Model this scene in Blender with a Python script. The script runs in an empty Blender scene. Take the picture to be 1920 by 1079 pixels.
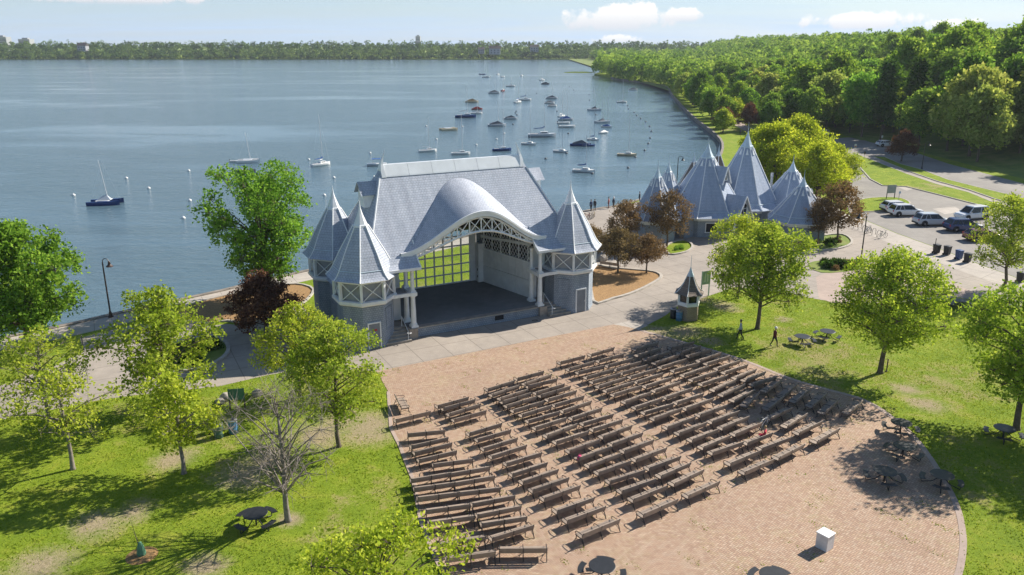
import bpy, bmesh, math, random
import numpy as np
from mathutils import Vector, Matrix
from mathutils.geometry import tessellate_polygon

SC = bpy.context.scene
COL = SC.collection
rad = math.radians

# ------------------------------------------------------------------ camera
CAM_H = 24.0
FPX = 1493.0
PITCH = math.atan((539.5 - 78.0) / FPX)
cam_data = bpy.data.cameras.new('camera')
cam = bpy.data.objects.new('camera', cam_data)
COL.objects.link(cam)
cam.location = (0, 0, CAM_H)
cam.rotation_euler = (math.pi / 2 - PITCH, 0, 0)
cam_data.sensor_width = 36.0
cam_data.lens = 36.0 * FPX / 1920.0
cam_data.clip_start = 0.5
cam_data.clip_end = 20000
SC.camera = cam

# ------------------------------------------------------------------ light
SUN_AZ, SUN_EL = 58.0, 34.0
world = bpy.data.worlds.new('World')
SC.world = world
world.use_nodes = True
sun_data = bpy.data.lights.new('sun', 'SUN')
sun_data.energy = 5.0
sun_data.angle = rad(0.53)
sun_data.color = (1.0, 0.93, 0.82)
sun = bpy.data.objects.new('sun', sun_data)
COL.objects.link(sun)
sd = Vector((math.sin(rad(SUN_AZ)) * math.cos(rad(SUN_EL)), math.cos(rad(SUN_AZ)) * math.cos(rad(SUN_EL)), math.sin(rad(SUN_EL))))
sun.rotation_euler = sd.to_track_quat('Z', 'Y').to_euler()
sun.location = (60, 40, 80)
SC.view_settings.view_transform = 'Standard'
SC.view_settings.look = 'None'
SC.view_settings.exposure = 0.80
SC.view_settings.gamma = 1.0
SC.view_settings.use_curve_mapping = False
SC.cycles.use_denoising = True
SC.cycles.max_bounces = 8
SC.cycles.transparent_max_bounces = 12
SC.cycles.caustics_reflective = False
SC.cycles.caustics_refractive = False

# sky: Nishita plus thin streaks of high cloud and a few low cumulus
nt = world.node_tree
for n in list(nt.nodes):
    nt.nodes.remove(n)
def wn(t, **k):
    n = nt.nodes.new(t)
    for a, b in k.items():
        setattr(n, a, b)
    return n
def wl(a, b):
    nt.links.new(a, b)
w_out = wn('ShaderNodeOutputWorld')
w_bg = wn('ShaderNodeBackground')
w_bg.inputs['Strength'].default_value = 0.068
w_sky = wn('ShaderNodeTexSky', sky_type='NISHITA')
w_sky.sun_disc = False
w_sky.sun_elevation = rad(SUN_EL)
w_sky.sun_rotation = rad(SUN_AZ)
w_sky.air_density = 1.0
w_sky.dust_density = 0.25
w_sky.ozone_density = 3.4
w_tc = wn('ShaderNodeTexCoord')
w_sep = wn('ShaderNodeSeparateXYZ')
wl(w_tc.outputs['Generated'], w_sep.inputs[0])
def wmath(op, a, b=None, clamp=False):
    n = wn('ShaderNodeMath', operation=op, use_clamp=clamp)
    for i, x in enumerate((a, b)):
        if x is None:
            continue
        if isinstance(x, (int, float)):
            n.inputs[i].default_value = x
        else:
            wl(x, n.inputs[i])
    return n.outputs[0]
zc = wmath('ADD', wmath('MAXIMUM', w_sep.outputs[2], 0.0), 0.06)
px_ = wmath('DIVIDE', w_sep.outputs[0], zc)
py_ = wmath('DIVIDE', w_sep.outputs[1], zc)
w_cmb = wn('ShaderNodeCombineXYZ')
wl(px_, w_cmb.inputs[0]); wl(py_, w_cmb.inputs[1])
w_map = wn('ShaderNodeMapping')
w_map.inputs['Scale'].default_value = (0.16, 0.34, 1)
w_map.inputs['Rotation'].default_value = (0, 0, 0.25)
wl(w_cmb.outputs[0], w_map.inputs[0])
w_noi = wn('ShaderNodeTexNoise')
w_noi.inputs['Scale'].default_value = 1.6
w_noi.inputs['Detail'].default_value = 7
w_noi.inputs['Roughness'].default_value = 0.6
w_noi.inputs['Distortion'].default_value = 0.4
wl(w_map.outputs[0], w_noi.inputs['Vector'])
w_rmp = wn('ShaderNodeValToRGB')
w_rmp.color_ramp.elements[0].position = 0.38
w_rmp.color_ramp.elements[1].position = 0.72
w_rmp.color_ramp.elements[0].color = (0.62, 0.62, 0.62, 1)
w_rmp.color_ramp.elements[1].color = (1.0, 1.0, 1.0, 1)
wl(w_noi.outputs['Fac'], w_rmp.inputs[0])
w_mix = wn('ShaderNodeMixRGB')
wl(wmath('MULTIPLY', w_rmp.outputs[0], wmath('POWER', wmath('DIVIDE', 0.075, zc, True), 1.3)), w_mix.inputs['Fac'])
wl(w_sky.outputs[0], w_mix.inputs['Color1'])
w_mix.inputs['Color2'].default_value = (4.7, 6.35, 8.5, 1)
cur = w_mix.outputs[0]
# cumulus: clumps of noise round directions (azimuth, elevation, half width, half height in degrees)
w_n2 = wn('ShaderNodeTexNoise')
w_n2.inputs['Scale'].default_value = 38
w_n2.inputs['Detail'].default_value = 6
w_n2.inputs['Roughness'].default_value = 0.62
wl(w_tc.outputs['Generated'], w_n2.inputs['Vector'])
az_ = wmath('ARCTAN2', w_sep.outputs[0], w_sep.outputs[1])
el_ = wmath('ARCSINE', w_sep.outputs[2])
for (a, e, ha, he, base) in ((7.2, 1.45, 3.4, 1.1, 0.85), (11.6, 1.6, 1.4, 0.6, 1.4), (7.4, 0.1, 2.0, 0.4, -0.3), (22.9, 1.15, 3.6, 0.75, 0.7),
                             (-24.8, 2.75, 6.0, 0.85, 2.35), (2.3, 3.0, 2.4, 0.6, 2.6), (27.6, 0.9, 2.0, 0.5, 0.6),
                             (-62, 6.0, 7, 2.2, 4.6), (64, 8.0, 9, 2.6, 6.0), (130, 9.0, 10, 3, 7), (-140, 7, 12, 2.4, 5)):
    dx = wmath('DIVIDE', wmath('SUBTRACT', az_, rad(a)), rad(ha))
    dy = wmath('DIVIDE', wmath('SUBTRACT', el_, rad(e)), rad(he))
    r2 = wmath('ADD', wmath('MULTIPLY', dx, dx), wmath('MULTIPLY', dy, dy))
    body = wmath('SUBTRACT', 1.0, r2)
    nn = wmath('MULTIPLY', wmath('SUBTRACT', w_n2.outputs['Fac'], 0.5), 4.2)
    m = wmath('MULTIPLY', wmath('ADD', body, nn), 2.2, True)
    flat = wmath('MULTIPLY', wmath('SUBTRACT', el_, rad(e - he * 0.75)), 1.0 / rad(0.28), True)
    m = wmath('MULTIPLY', wmath('MULTIPLY', m, flat), 0.95)
    lit = wn('ShaderNodeMixRGB')
    wl(wmath('MULTIPLY', wmath('ADD', dy, 0.9), 0.75, True), lit.inputs['Fac'])
    lit.inputs['Color1'].default_value = (5.6, 5.9, 6.7, 1)
    lit.inputs['Color2'].default_value = (9.4, 9.2, 8.9, 1)
    mx = wn('ShaderNodeMixRGB')
    wl(m, mx.inputs['Fac']); wl(cur, mx.inputs['Color1']); wl(lit.outputs[0], mx.inputs['Color2'])
    cur = mx.outputs[0]
wl(cur, w_bg.inputs['Color'])
wl(w_bg.outputs[0], w_out.inputs['Surface'])

# ------------------------------------------------------------------ survey: where a point of the photograph lies on a level at height z
cp_, sp_ = math.cos(PITCH), math.sin(PITCH)
def G(u, v, z=0.0):
    a = (u - 960.0) / FPX
    b = -(v - 539.5) / FPX
    d = (a, cp_ + b * sp_, -sp_ + b * cp_)
    t = (z - CAM_H) / d[2]
    return Vector((d[0] * t, d[1] * t, z))

# ------------------------------------------------------------------ materials
MATS = {}
class NT:
    def __init__(s, name):
        s.m = bpy.data.materials.new(name)
        s.m.use_nodes = True
        s.nt = s.m.node_tree
        s.b = s.nt.nodes['Principled BSDF']
        s.out = s.nt.nodes['Material Output']
        MATS[name] = s.m
    def n(s, t, **k):
        n = s.nt.nodes.new(t)
        for a, b in k.items():
            setattr(n, a, b)
        return n
    def l(s, a, b):
        s.nt.links.new(a, b)
    def set(s, sock, x):
        if hasattr(x, 'is_output'):
            s.l(x, sock)
        else:
            sock.default_value = x
    def math(s, op, a, b=None, c=None, clamp=False):
        n = s.n('ShaderNodeMath', operation=op, use_clamp=clamp)
        for i, x in enumerate((a, b, c)):
            if x is not None:
                s.set(n.inputs[i], x)
        return n.outputs[0]
    def noise(s, vec, scale, detail=4, rough=0.55, dist=0.0):
        n = s.n('ShaderNodeTexNoise')
        n.inputs['Scale'].default_value = scale
        n.inputs['Detail'].default_value = detail
        n.inputs['Roughness'].default_value = rough
        n.inputs['Distortion'].default_value = dist
        if vec is not None:
            s.l(vec, n.inputs['Vector'])
        return n.outputs['Fac']
    def ramp(s, f, stops):
        n = s.n('ShaderNodeValToRGB')
        e = n.color_ramp.elements
        while len(e) < len(stops):
            e.new(0.5)
        for i, (p, c) in enumerate(stops):
            e[i].position = p
            e[i].color = (*c, 1) if len(c) == 3 else c
        s.l(f, n.inputs[0])
        return n.outputs[0]
    def mix(s, f, a, b, mode='MIX'):
        n = s.n('ShaderNodeMixRGB', blend_type=mode)
        s.set(n.inputs[0], f)
        for i, x in ((1, a), (2, b)):
            s.set(n.inputs[i], (*x, 1) if isinstance(x, tuple) and len(x) == 3 else x)
        return n.outputs[0]
    def pos(s):
        return s.n('ShaderNodeNewGeometry').outputs['Position']
    def obj(s):
        return s.n('ShaderNodeTexCoord').outputs['Object']
    def uv(s):
        return s.n('ShaderNodeTexCoord').outputs['UV']
    def bump(s, h, strength=0.3, dist=0.02):
        n = s.n('ShaderNodeBump')
        n.inputs['Strength'].default_value = strength
        n.inputs['Distance'].default_value = dist
        s.l(h, n.inputs['Height'])
        s.l(n.outputs[0], s.b.inputs['Normal'])
    def base(s, c):
        s.set(s.b.inputs['Base Color'], (*c, 1) if isinstance(c, tuple) else c)

def plain(name, col, rough=0.6, var=0.25, scale=3.0, metal=0.0, bump=0.0, coat=0.0):
    t = NT(name)
    f = t.noise(t.pos(), scale, 5, 0.6)
    lo = tuple(c * (1 - var) for c in col)
    hi = tuple(min(1, c * (1 + var)) for c in col)
    t.base(t.ramp(f, [(0.3, lo), (0.7, hi)]))
    t.b.inputs['Roughness'].default_value = rough
    t.b.inputs['Metallic'].default_value = metal
    if coat:
        t.b.inputs['Coat Weight'].default_value = coat
    if bump:
        t.bump(t.noise(t.pos(), scale * 12, 3), bump, 0.01)
    return t.m

def shingle(name, c1, c2, mortar, w, h, rough=0.85, stain=0.25, bump=0.5):
    t = NT(name)
    br = t.n('ShaderNodeTexBrick')
    br.offset = 0.5
    br.inputs['Scale'].default_value = 1.0
    br.inputs['Brick Width'].default_value = w
    br.inputs['Row Height'].default_value = h
    br.inputs['Mortar Size'].default_value = 0.014
    br.inputs['Mortar Smooth'].default_value = 0.6
    br.inputs['Bias'].default_value = 0.0
    br.inputs['Color1'].default_value = (*c1, 1)
    br.inputs['Color2'].default_value = (*c2, 1)
    br.inputs['Mortar'].default_value = (*mortar, 1)
    t.l(t.uv(), br.inputs['Vector'])
    st = t.noise(t.obj(), 0.9, 6, 0.65)
    fine = t.noise(t.uv(), 9, 2)
    c = t.mix(t.ramp(st, [(0.35, (0, 0, 0)), (0.75, (stain, stain, stain))]), br.outputs['Color'], tuple(x * 0.55 for x in c1))
    c = t.mix(0.35, c, t.ramp(fine, [(0.2, (0.55, 0.55, 0.58)), (0.8, (1.3, 1.3, 1.32))]), 'MULTIPLY')
    smp = t.n('ShaderNodeMapping')
    smp.inputs['Scale'].default_value = (1.5, 0.13, 1)
    t.l(t.uv(), smp.inputs[0])
    strk = t.noise(smp.outputs[0], 1.2, 5, 0.65)
    c = t.mix(0.6, c, t.ramp(strk, [(0.32, (0.72, 0.72, 0.74)), (0.55, (1.0, 1.0, 1.0)), (0.75, (1.14, 1.13, 1.10))]), 'MULTIPLY')
    t.base(c)
    # overlapping courses: a saw-tooth in height across each row
    sep = t.n('ShaderNodeSeparateXYZ')
    t.l(t.uv(), sep.inputs[0])
    saw = t.math('SUBTRACT', 1.0, t.math('FRACT', t.math('DIVIDE', sep.outputs[1], h)))
    t.bump(t.math('ADD', saw, t.math('MULTIPLY', br.outputs['Fac'], -0.6)), bump, 0.022)
    t.b.inputs['Roughness'].default_value = rough
    return t.m

shingle('roof_shingle', (0.42, 0.46, 0.53), (0.50, 0.53, 0.595), (0.20, 0.225, 0.275), 0.26, 0.22)
shingle('roof_shingle_blue', (0.37, 0.44, 0.55), (0.44, 0.50, 0.60), (0.19, 0.23, 0.31), 0.26, 0.20)
shingle('wall_shingle', (0.29, 0.34, 0.40), (0.35, 0.40, 0.46), (0.10, 0.115, 0.14), 0.22, 0.17)
shingle('roof_brown', (0.20, 0.16, 0.13), (0.28, 0.23, 0.19), (0.08, 0.06, 0.05), 0.22, 0.16)
shingle('wall_tan', (0.33, 0.26, 0.18), (0.40, 0.32, 0.23), (0.16, 0.12, 0.08), 0.24, 0.10)
plain('white_trim', (0.79, 0.80, 0.80), 0.5, 0.09, 1.6)
plain('white_metal', (0.74, 0.76, 0.78), 0.38, 0.08, 0.8)
plain('cap_metal', (0.50, 0.60, 0.66), 0.4, 0.12, 2.0)
plain('grey_panel', (0.30, 0.31, 0.33), 0.7, 0.12, 2.0)
plain('white_wall', (0.74, 0.745, 0.745), 0.7, 0.10, 1.2)
plain('door_grey', (0.20, 0.22, 0.25), 0.6, 0.15, 2.0)
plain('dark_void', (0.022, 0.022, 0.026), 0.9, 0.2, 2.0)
plain('dark_wood', (0.05, 0.042, 0.036), 0.8, 0.35, 3.0)
plain('black_metal', (0.018, 0.019, 0.021), 0.45, 0.3, 6.0)
plain('bronze_metal', (0.055, 0.030, 0.022), 0.45, 0.3, 4.0)
plain('steel', (0.42, 0.43, 0.44), 0.35, 0.15, 4.0, 0.7)
plain('step_stone', (0.33, 0.285, 0.24), 0.85, 0.25, 2.5, bump=0.2)
plain('kerb_stone', (0.40, 0.365, 0.32), 0.85, 0.22, 1.8, bump=0.2)
plain('rubber', (0.014, 0.014, 0.015), 0.8, 0.3, 10)
plain('boulder', (0.34, 0.31, 0.28), 0.9, 0.3, 3.0, bump=0.5)
plain('red_sign', (0.42, 0.03, 0.03), 0.5, 0.1)
plain('green_sign', (0.075, 0.19, 0.12), 0.5, 0.12, 1.5)
plain('pale_green', (0.34, 0.47, 0.37), 0.5, 0.1, 1.5)
plain('pale_mark', (0.70, 0.74, 0.70), 0.5, 0.05)
plain('steel_blue', (0.08, 0.20, 0.36), 0.45, 0.2, 5)
plain('bin_blue', (0.03, 0.075, 0.20), 0.5, 0.2, 4)
plain('bin_black', (0.02, 0.022, 0.026), 0.5, 0.2, 4)
plain('barrel_green', (0.06, 0.13, 0.10), 0.5, 0.3, 4)
plain('white_box', (0.60, 0.605, 0.61), 0.5, 0.14, 3)
plain('mulch', (0.30, 0.175, 0.07), 0.95, 0.4, 9, bump=0.8)
plain('dirt', (0.26, 0.20, 0.14), 0.95, 0.3, 4, bump=0.5)
plain('pink', (0.75, 0.08, 0.22), 0.7, 0.15, 6)
plain('tarp_dark', (0.09, 0.105, 0.13), 0.7, 0.25, 3)
plain('hull_white', (0.72, 0.72, 0.70), 0.3, 0.07, 1)
plain('hull_blue', (0.02, 0.05, 0.17), 0.3, 0.15, 1)
plain('hull_grey', (0.48, 0.51, 0.54), 0.35, 0.15, 1)
plain('hull_red', (0.25, 0.03, 0.025), 0.35, 0.15, 1)
plain('hull_cream', (0.60, 0.50, 0.34), 0.4, 0.12, 1)
plain('sail_blue', (0.02, 0.09, 0.30), 0.7, 0.15, 3)
plain('brown_tarp', (0.24, 0.17, 0.09), 0.7, 0.2, 3)
plain('mast', (0.62, 0.63, 0.64), 0.4, 0.08, 1, 0.3)
plain('buoy_white', (0.76, 0.75, 0.72), 0.45, 0.08, 3)
plain('buoy_dark', (0.10, 0.11, 0.13), 0.5, 0.2, 3)
plain('bark', (0.11, 0.085, 0.065), 0.95, 0.35, 6, bump=0.8)
plain('bark_pale', (0.22, 0.19, 0.165), 0.95, 0.3, 6, bump=0.8)
plain('sea_wall', (0.22, 0.19, 0.16), 0.9, 0.35, 1.2, bump=0.6)
plain('cable_white', (0.7, 0.7, 0.7), 0.5, 0.1)
for nm, c in (('car_white', (0.74, 0.75, 0.76)), ('car_silver', (0.55, 0.58, 0.62)), ('car_blue', (0.03, 0.06, 0.17)), ('car_red', (0.16, 0.012, 0.018))):
    plain(nm, c, 0.28, 0.04, 0.7, coat=0.6)
plain('car_glass', (0.012, 0.016, 0.02), 0.06, 0.2, 1)
plain('light_red', (0.45, 0.02, 0.02), 0.3, 0.1)
plain('light_clear', (0.7, 0.72, 0.74), 0.2, 0.1)

def bench_wood():
    t = NT('bench_slat')
    oi = t.n('ShaderNodeObjectInfo')
    f = t.noise(t.obj(), 5, 5, 0.65)
    c = t.ramp(f, [(0.25, (0.235, 0.185, 0.145)), (0.75, (0.37, 0.295, 0.235))])
    c = t.mix(0.5, c, t.ramp(oi.outputs['Random'], [(0, (0.70, 0.70, 0.72)), (1, (1.25, 1.22, 1.18))]), 'MULTIPLY')
    t.base(c)
    t.b.inputs['Roughness'].default_value = 0.75
bench_wood()

def herringbone():
    t = NT('brick_paving')
    P = t.pos()
    mp = t.n('ShaderNodeMapping')
    mp.inputs['Scale'].default_value = (1 / 0.112, 1 / 0.112, 1)
    mp.inputs['Rotation'].default_value = (0, 0, rad(56.8))
    t.l(P, mp.inputs[0])
    sep = t.n('ShaderNodeSeparateXYZ')
    t.l(mp.outputs[0], sep.inputs[0])
    x, y = sep.outputs[0], sep.outputs[1]
    i, j = t.math('FLOOR', x), t.math('FLOOR', y)
    fx, fy = t.math('SUBTRACT', x, i), t.math('SUBTRACT', y, j)
    m = t.math('FLOORED_MODULO', t.math('SUBTRACT', i, j), 4.0)
    hor = t.math('LESS_THAN', m, 1.5)
    one = t.math('SUBTRACT', 1.0, hor)
    # position inside the brick, in halves of its length
    hx = t.math('ADD', fx, m)                                   # 0..2 along a level brick
    up = t.math('LESS_THAN', m, 2.5)                            # upper half of an upright brick
    vy = t.math('ADD', fy, up)
    along = t.math('ADD', t.math('MULTIPLY', hor, hx), t.math('MULTIPLY', one, vy))
    across = t.math('ADD', t.math('MULTIPLY', hor, fy), t.math('MULTIPLY', one, fx))
    da = t.math('MINIMUM', along, t.math('SUBTRACT', 2.0, along))
    dc = t.math('MINIMUM', across, t.math('SUBTRACT', 1.0, across))
    edge = t.math('MULTIPLY', t.math('MINIMUM', da, dc), 6.0, clamp=True)
    oi_ = t.math('SUBTRACT', i, t.math('MULTIPLY', hor, m))
    oj_ = t.math('SUBTRACT', j, t.math('MULTIPLY', one, up))
    idv = t.n('ShaderNodeCombineXYZ')
    t.l(oi_, idv.inputs[0]); t.l(oj_, idv.inputs[1])
    wnz = t.n('ShaderNodeTexWhiteNoise', noise_dimensions='2D')
    t.l(idv.outputs[0], wnz.inputs['Vector'])
    c = t.ramp(wnz.outputs['Value'], [(0.0, (0.36, 0.232, 0.160)), (0.3, (0.425, 0.282, 0.194)), (0.55, (0.465, 0.315, 0.218)), (0.8, (0.46, 0.335, 0.242)), (1.0, (0.52, 0.375, 0.27))])
    # courses laid one way are coloured a little darker
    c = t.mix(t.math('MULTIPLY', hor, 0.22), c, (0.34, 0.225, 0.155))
    big = t.noise(P, 0.16, 6, 0.62, 0.3)
    c = t.mix(0.35, c, t.ramp(big, [(0.3, (0.76, 0.74, 0.74)), (0.7, (1.18, 1.17, 1.12))]), 'MULTIPLY')
    med = t.noise(P, 1.3, 5, 0.65)
    c = t.mix(t.ramp(med, [(0.58, (0, 0, 0)), (0.78, (0.30, 0.30, 0.30))]), c, (0.36, 0.33, 0.30))
    moss = t.math('MULTIPLY', t.noise(P, 0.45, 4, 0.7), t.noise(P, 3.1, 4, 0.7))
    joint = t.mix(t.ramp(moss, [(0.24, (0, 0, 0)), (0.34, (1, 1, 1))]), (0.12, 0.085, 0.065), (0.13, 0.15, 0.05))
    c = t.mix(edge, joint, c)
    c = t.mix(t.ramp(moss, [(0.36, (0, 0, 0)), (0.46, (0.45, 0.45, 0.45))]), c, (0.19, 0.21, 0.07))
    t.base(c)
    t.b.inputs['Roughness'].default_value = 0.9
    t.bump(edge, 0.35, 0.012)
herringbone()

def concrete(name, c, joints, patch=0.3, rot=27.7, tone=None):
    t = NT(name)
    P = t.pos()
    big = t.noise(P, 0.11, 6, 0.6, 0.4)
    med = t.noise(P, 1.1, 6, 0.68)
    fin = t.noise(P, 14, 3, 0.6)
    k = t.ramp(big, [(0.3, tuple(x * (1 - patch * 0.6) for x in c)), (0.7, tuple(x * (1 + patch * 0.45) for x in c))])
    k = t.mix(0.55, k, t.ramp(med, [(0.3, (0.78, 0.78, 0.79)), (0.7, (1.16, 1.15, 1.14))]), 'MULTIPLY')
    k = t.mix(0.4, k, t.ramp(fin, [(0.3, (0.85, 0.85, 0.85)), (0.7, (1.13, 1.13, 1.13))]), 'MULTIPLY')
    if joints:
        mp = t.n('ShaderNodeMapping')
        mp.inputs['Rotation'].default_value = (0, 0, -rad(rot))
        mp.inputs['Scale'].default_value = (1 / joints, 1 / joints, 1)
        t.l(P, mp.inputs[0])
        sep = t.n('ShaderNodeSeparateXYZ')
        t.l(mp.outputs[0], sep.inputs[0])
        d = []
        for o in (0, 1):
            f = t.math('FRACT', sep.outputs[o])
            d.append(t.math('MINIMUM', f, t.math('SUBTRACT', 1.0, f)))
        g = t.math('MULTIPLY', t.math('MINIMUM', d[0], d[1]), joints / 0.045, clamp=True)
        k = t.mix(t.math('SUBTRACT', 1.0, g), k, tuple(x * 0.42 for x in c))
        cr = t.noise(P, 0.5, 3, 0.5, 1.5)
        crack = t.math('ABSOLUTE', t.math('SUBTRACT', cr, 0.5))
        k = t.mix(t.math('SUBTRACT', 0.7, t.math('MULTIPLY', crack, 300), clamp=True), k, tuple(x * 0.55 for x in c))
    t.base(k)
    t.b.inputs['Roughness'].default_value = 0.9
    t.bump(fin, 0.15, 0.01)
concrete('concrete', (0.345, 0.30, 0.255), 2.6)
concrete('concrete_pale', (0.43, 0.385, 0.335), 1.9)
concrete('concrete_walk', (0.42, 0.375, 0.325), 3.0, 0.2, 40)
concrete('concrete_pink', (0.40, 0.31, 0.26), 0, 0.2)
concrete('asphalt', (0.255, 0.235, 0.21), 0, 0.45)
concrete('asphalt_dark', (0.15, 0.145, 0.14), 0, 0.4)
concrete('stage_floor', (0.20, 0.20, 0.20), 0, 0.5)

def grass():
    t = NT('grass')
    P = t.pos()
    big = t.noise(P, 0.055, 6, 0.62, 0.6)
    med = t.noise(P, 0.5, 7, 0.7, 0.3)
    fin = t.noise(P, 5.5, 5, 0.75)
    vf = t.noise(P, 26, 3, 0.7)
    c = t.ramp(med, [(0.30, (0.145, 0.22, 0.018)), (0.5, (0.215, 0.29, 0.024)), (0.68, (0.31, 0.335, 0.045))])
    c = t.mix(0.65, c, t.ramp(fin, [(0.25, (0.50, 0.56, 0.5)), (0.5, (0.95, 0.97, 0.9)), (0.78, (1.45, 1.34, 1.3))]), 'MULTIPLY')
    c = t.mix(0.5, c, t.ramp(vf, [(0.3, (0.62, 0.66, 0.6)), (0.7, (1.30, 1.27, 1.2))]), 'MULTIPLY')
    dry = t.math('ADD', t.math('MULTIPLY', big, 0.62), t.math('MULTIPLY', med, 0.38))
    dry = t.math('ADD', dry, t.math('MULTIPLY', t.math('SUBTRACT', fin, 0.5), 0.22))
    c = t.mix(t.ramp(dry, [(0.545, (0, 0, 0)), (0.61, (0.6, 0.6, 0.6)), (0.69, (0.9, 0.9, 0.9))]), c, t.ramp(fin, [(0.3, (0.24, 0.195, 0.095)), (0.7, (0.42, 0.33, 0.19))]))
    # worn earth where people walk and under some of the trees
    worn = None
    for (u, v, r) in ((690, 802, 3.6), (600, 815, 3.0), (640, 790, 2.6), (455, 890, 2.6), (500, 860, 2.2), (330, 860, 2.2), (1230, 625, 3.0), (1285, 622, 2.6), (1330, 640, 1.8), (1700, 730, 1.7), (1740, 760, 1.9), (1360, 575, 2.2), (1470, 600, 1.3), (180, 985, 2.2), (80, 1060, 2.4), (390, 1060, 1.6), (250, 960, 1.8), (545, 975, 1.2), (1310, 560, 2.0)):
        d = t.n('ShaderNodeVectorMath', operation='DISTANCE')
        t.l(P, d.inputs[0]); d.inputs[1].default_value = G(u, v)
        m_ = t.math('SUBTRACT', 1.0, t.math('DIVIDE', d.outputs['Value'], r))
        worn = m_ if worn is None else t.math('MAXIMUM', worn, m_)
    wf = t.math('ADD', worn, t.math('MULTIPLY', t.math('SUBTRACT', t.math('ADD', t.math('MULTIPLY', med, 0.6), t.math('MULTIPLY', fin, 0.4)), 0.5), 2.6))
    c = t.mix(t.ramp(wf, [(0.15, (0, 0, 0)), (0.8, (0.85, 0.85, 0.85))]), c, t.ramp(fin, [(0.3, (0.30, 0.225, 0.15)), (0.7, (0.46, 0.36, 0.26))]))
    t.base(c)
    t.b.inputs['Roughness'].default_value = 0.95
    t.b.inputs['Specular IOR Level'].default_value = 0.15
    t.bump(t.math('ADD', vf, fin), 0.8, 0.08)
grass()

def wood_floor():
    t = NT('forest_floor')
    f = t.noise(t.pos(), 0.3, 6, 0.7)
    t.base(t.ramp(f, [(0.3, (0.07, 0.115, 0.018)), (0.5, (0.15, 0.21, 0.025)), (0.7, (0.24, 0.24, 0.08))]))
    t.b.inputs['Roughness'].default_value = 1.0
wood_floor()

def water():
    t = NT('water')
    P = t.pos()
    mp = t.n('ShaderNodeMapping')
    mp.inputs['Scale'].default_value = (1.0, 1.6, 1)
    mp.inputs['Rotation'].default_value = (0, 0, 0.35)
    t.l(P, mp.inputs[0])
    n0 = t.noise(mp.outputs[0], 0.16, 4, 0.6, 0.5)
    n1 = t.noise(mp.outputs[0], 0.62, 5, 0.7, 0.4)
    mp2 = t.n('ShaderNodeMapping')
    mp2.inputs['Scale'].default_value = (0.45, 1.5, 1)
    mp2.inputs['Rotation'].default_value = (0, 0, -0.12)
    t.l(P, mp2.inputs[0])
    patch = t.ramp(t.noise(mp2.outputs[0], 0.016, 5, 0.62, 1.0), [(0.36, (0.06, 0.06, 0.06)), (0.52, (1, 1, 1))])
    h = t.math('ADD', t.math('MULTIPLY', n1, 1.0), t.math('MULTIPLY', n0, 1.3))
    b = t.n('ShaderNodeBump')
    b.inputs['Distance'].default_value = 0.30
    t.l(t.math('ADD', t.math('MULTIPLY', patch, 0.50), 0.12), b.inputs['Strength'])
    t.l(h, b.inputs['Height'])
    t.l(b.outputs[0], t.b.inputs['Normal'])
    t.base((0.085, 0.142, 0.175))
    t.b.inputs['Roughness'].default_value = 0.10
    t.b.inputs['IOR'].default_value = 1.33
water()

def glass():
    t = NT('window_glass')
    tr = t.n('ShaderNodeBsdfTransparent')
    tr.inputs[0].default_value = (0.95, 0.97, 0.96, 1)
    gl = t.n('ShaderNodeBsdfGlossy')
    gl.inputs['Roughness'].default_value = 0.03
    mx = t.n('ShaderNodeMixShader')
    fr = t.n('ShaderNodeFresnel')
    t.l(fr.outputs[0], mx.inputs[0]); t.l(tr.outputs[0], mx.inputs[1]); t.l(gl.outputs[0], mx.inputs[2])
    t.l(mx.outputs[0], t.out.inputs['Surface'])
glass()

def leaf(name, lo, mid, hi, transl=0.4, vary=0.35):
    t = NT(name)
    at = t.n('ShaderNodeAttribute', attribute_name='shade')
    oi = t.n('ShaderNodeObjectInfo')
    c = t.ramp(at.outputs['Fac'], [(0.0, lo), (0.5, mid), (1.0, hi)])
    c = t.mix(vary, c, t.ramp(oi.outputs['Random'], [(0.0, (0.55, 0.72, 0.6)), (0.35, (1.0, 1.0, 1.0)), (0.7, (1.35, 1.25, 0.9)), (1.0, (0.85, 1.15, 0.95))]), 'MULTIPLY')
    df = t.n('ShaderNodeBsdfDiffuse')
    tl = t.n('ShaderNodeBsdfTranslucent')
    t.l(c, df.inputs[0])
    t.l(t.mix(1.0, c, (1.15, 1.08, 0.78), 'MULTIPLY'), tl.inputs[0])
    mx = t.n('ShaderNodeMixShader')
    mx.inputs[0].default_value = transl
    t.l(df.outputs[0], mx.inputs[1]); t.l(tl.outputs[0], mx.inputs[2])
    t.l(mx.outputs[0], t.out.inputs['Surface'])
leaf('leaf_lime', (0.17, 0.26, 0.025), (0.32, 0.425, 0.05), (0.53, 0.585, 0.10), 0.5)
leaf('leaf_yellow', (0.19, 0.275, 0.025), (0.36, 0.445, 0.05), (0.55, 0.60, 0.10), 0.52)
leaf('leaf_willow', (0.22, 0.31, 0.02), (0.40, 0.48, 0.04), (0.56, 0.60, 0.07), 0.55, 0.1)
leaf('leaf_green', (0.09, 0.19, 0.022), (0.18, 0.335, 0.045), (0.32, 0.475, 0.08), 0.5)
leaf('leaf_purple', (0.075, 0.034, 0.028), (0.13, 0.062, 0.045), (0.24, 0.125, 0.075), 0.3)
leaf('leaf_bronze', (0.12, 0.085, 0.045), (0.21, 0.145, 0.08), (0.33, 0.225, 0.13), 0.3)
leaf('leaf_forest', (0.10, 0.20, 0.025), (0.20, 0.33, 0.05), (0.36, 0.48, 0.09), 0.5, 0.8)
leaf('leaf_far', (0.05, 0.105, 0.03), (0.10, 0.175, 0.045), (0.17, 0.25, 0.065), 0.4, 0.1)
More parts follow.
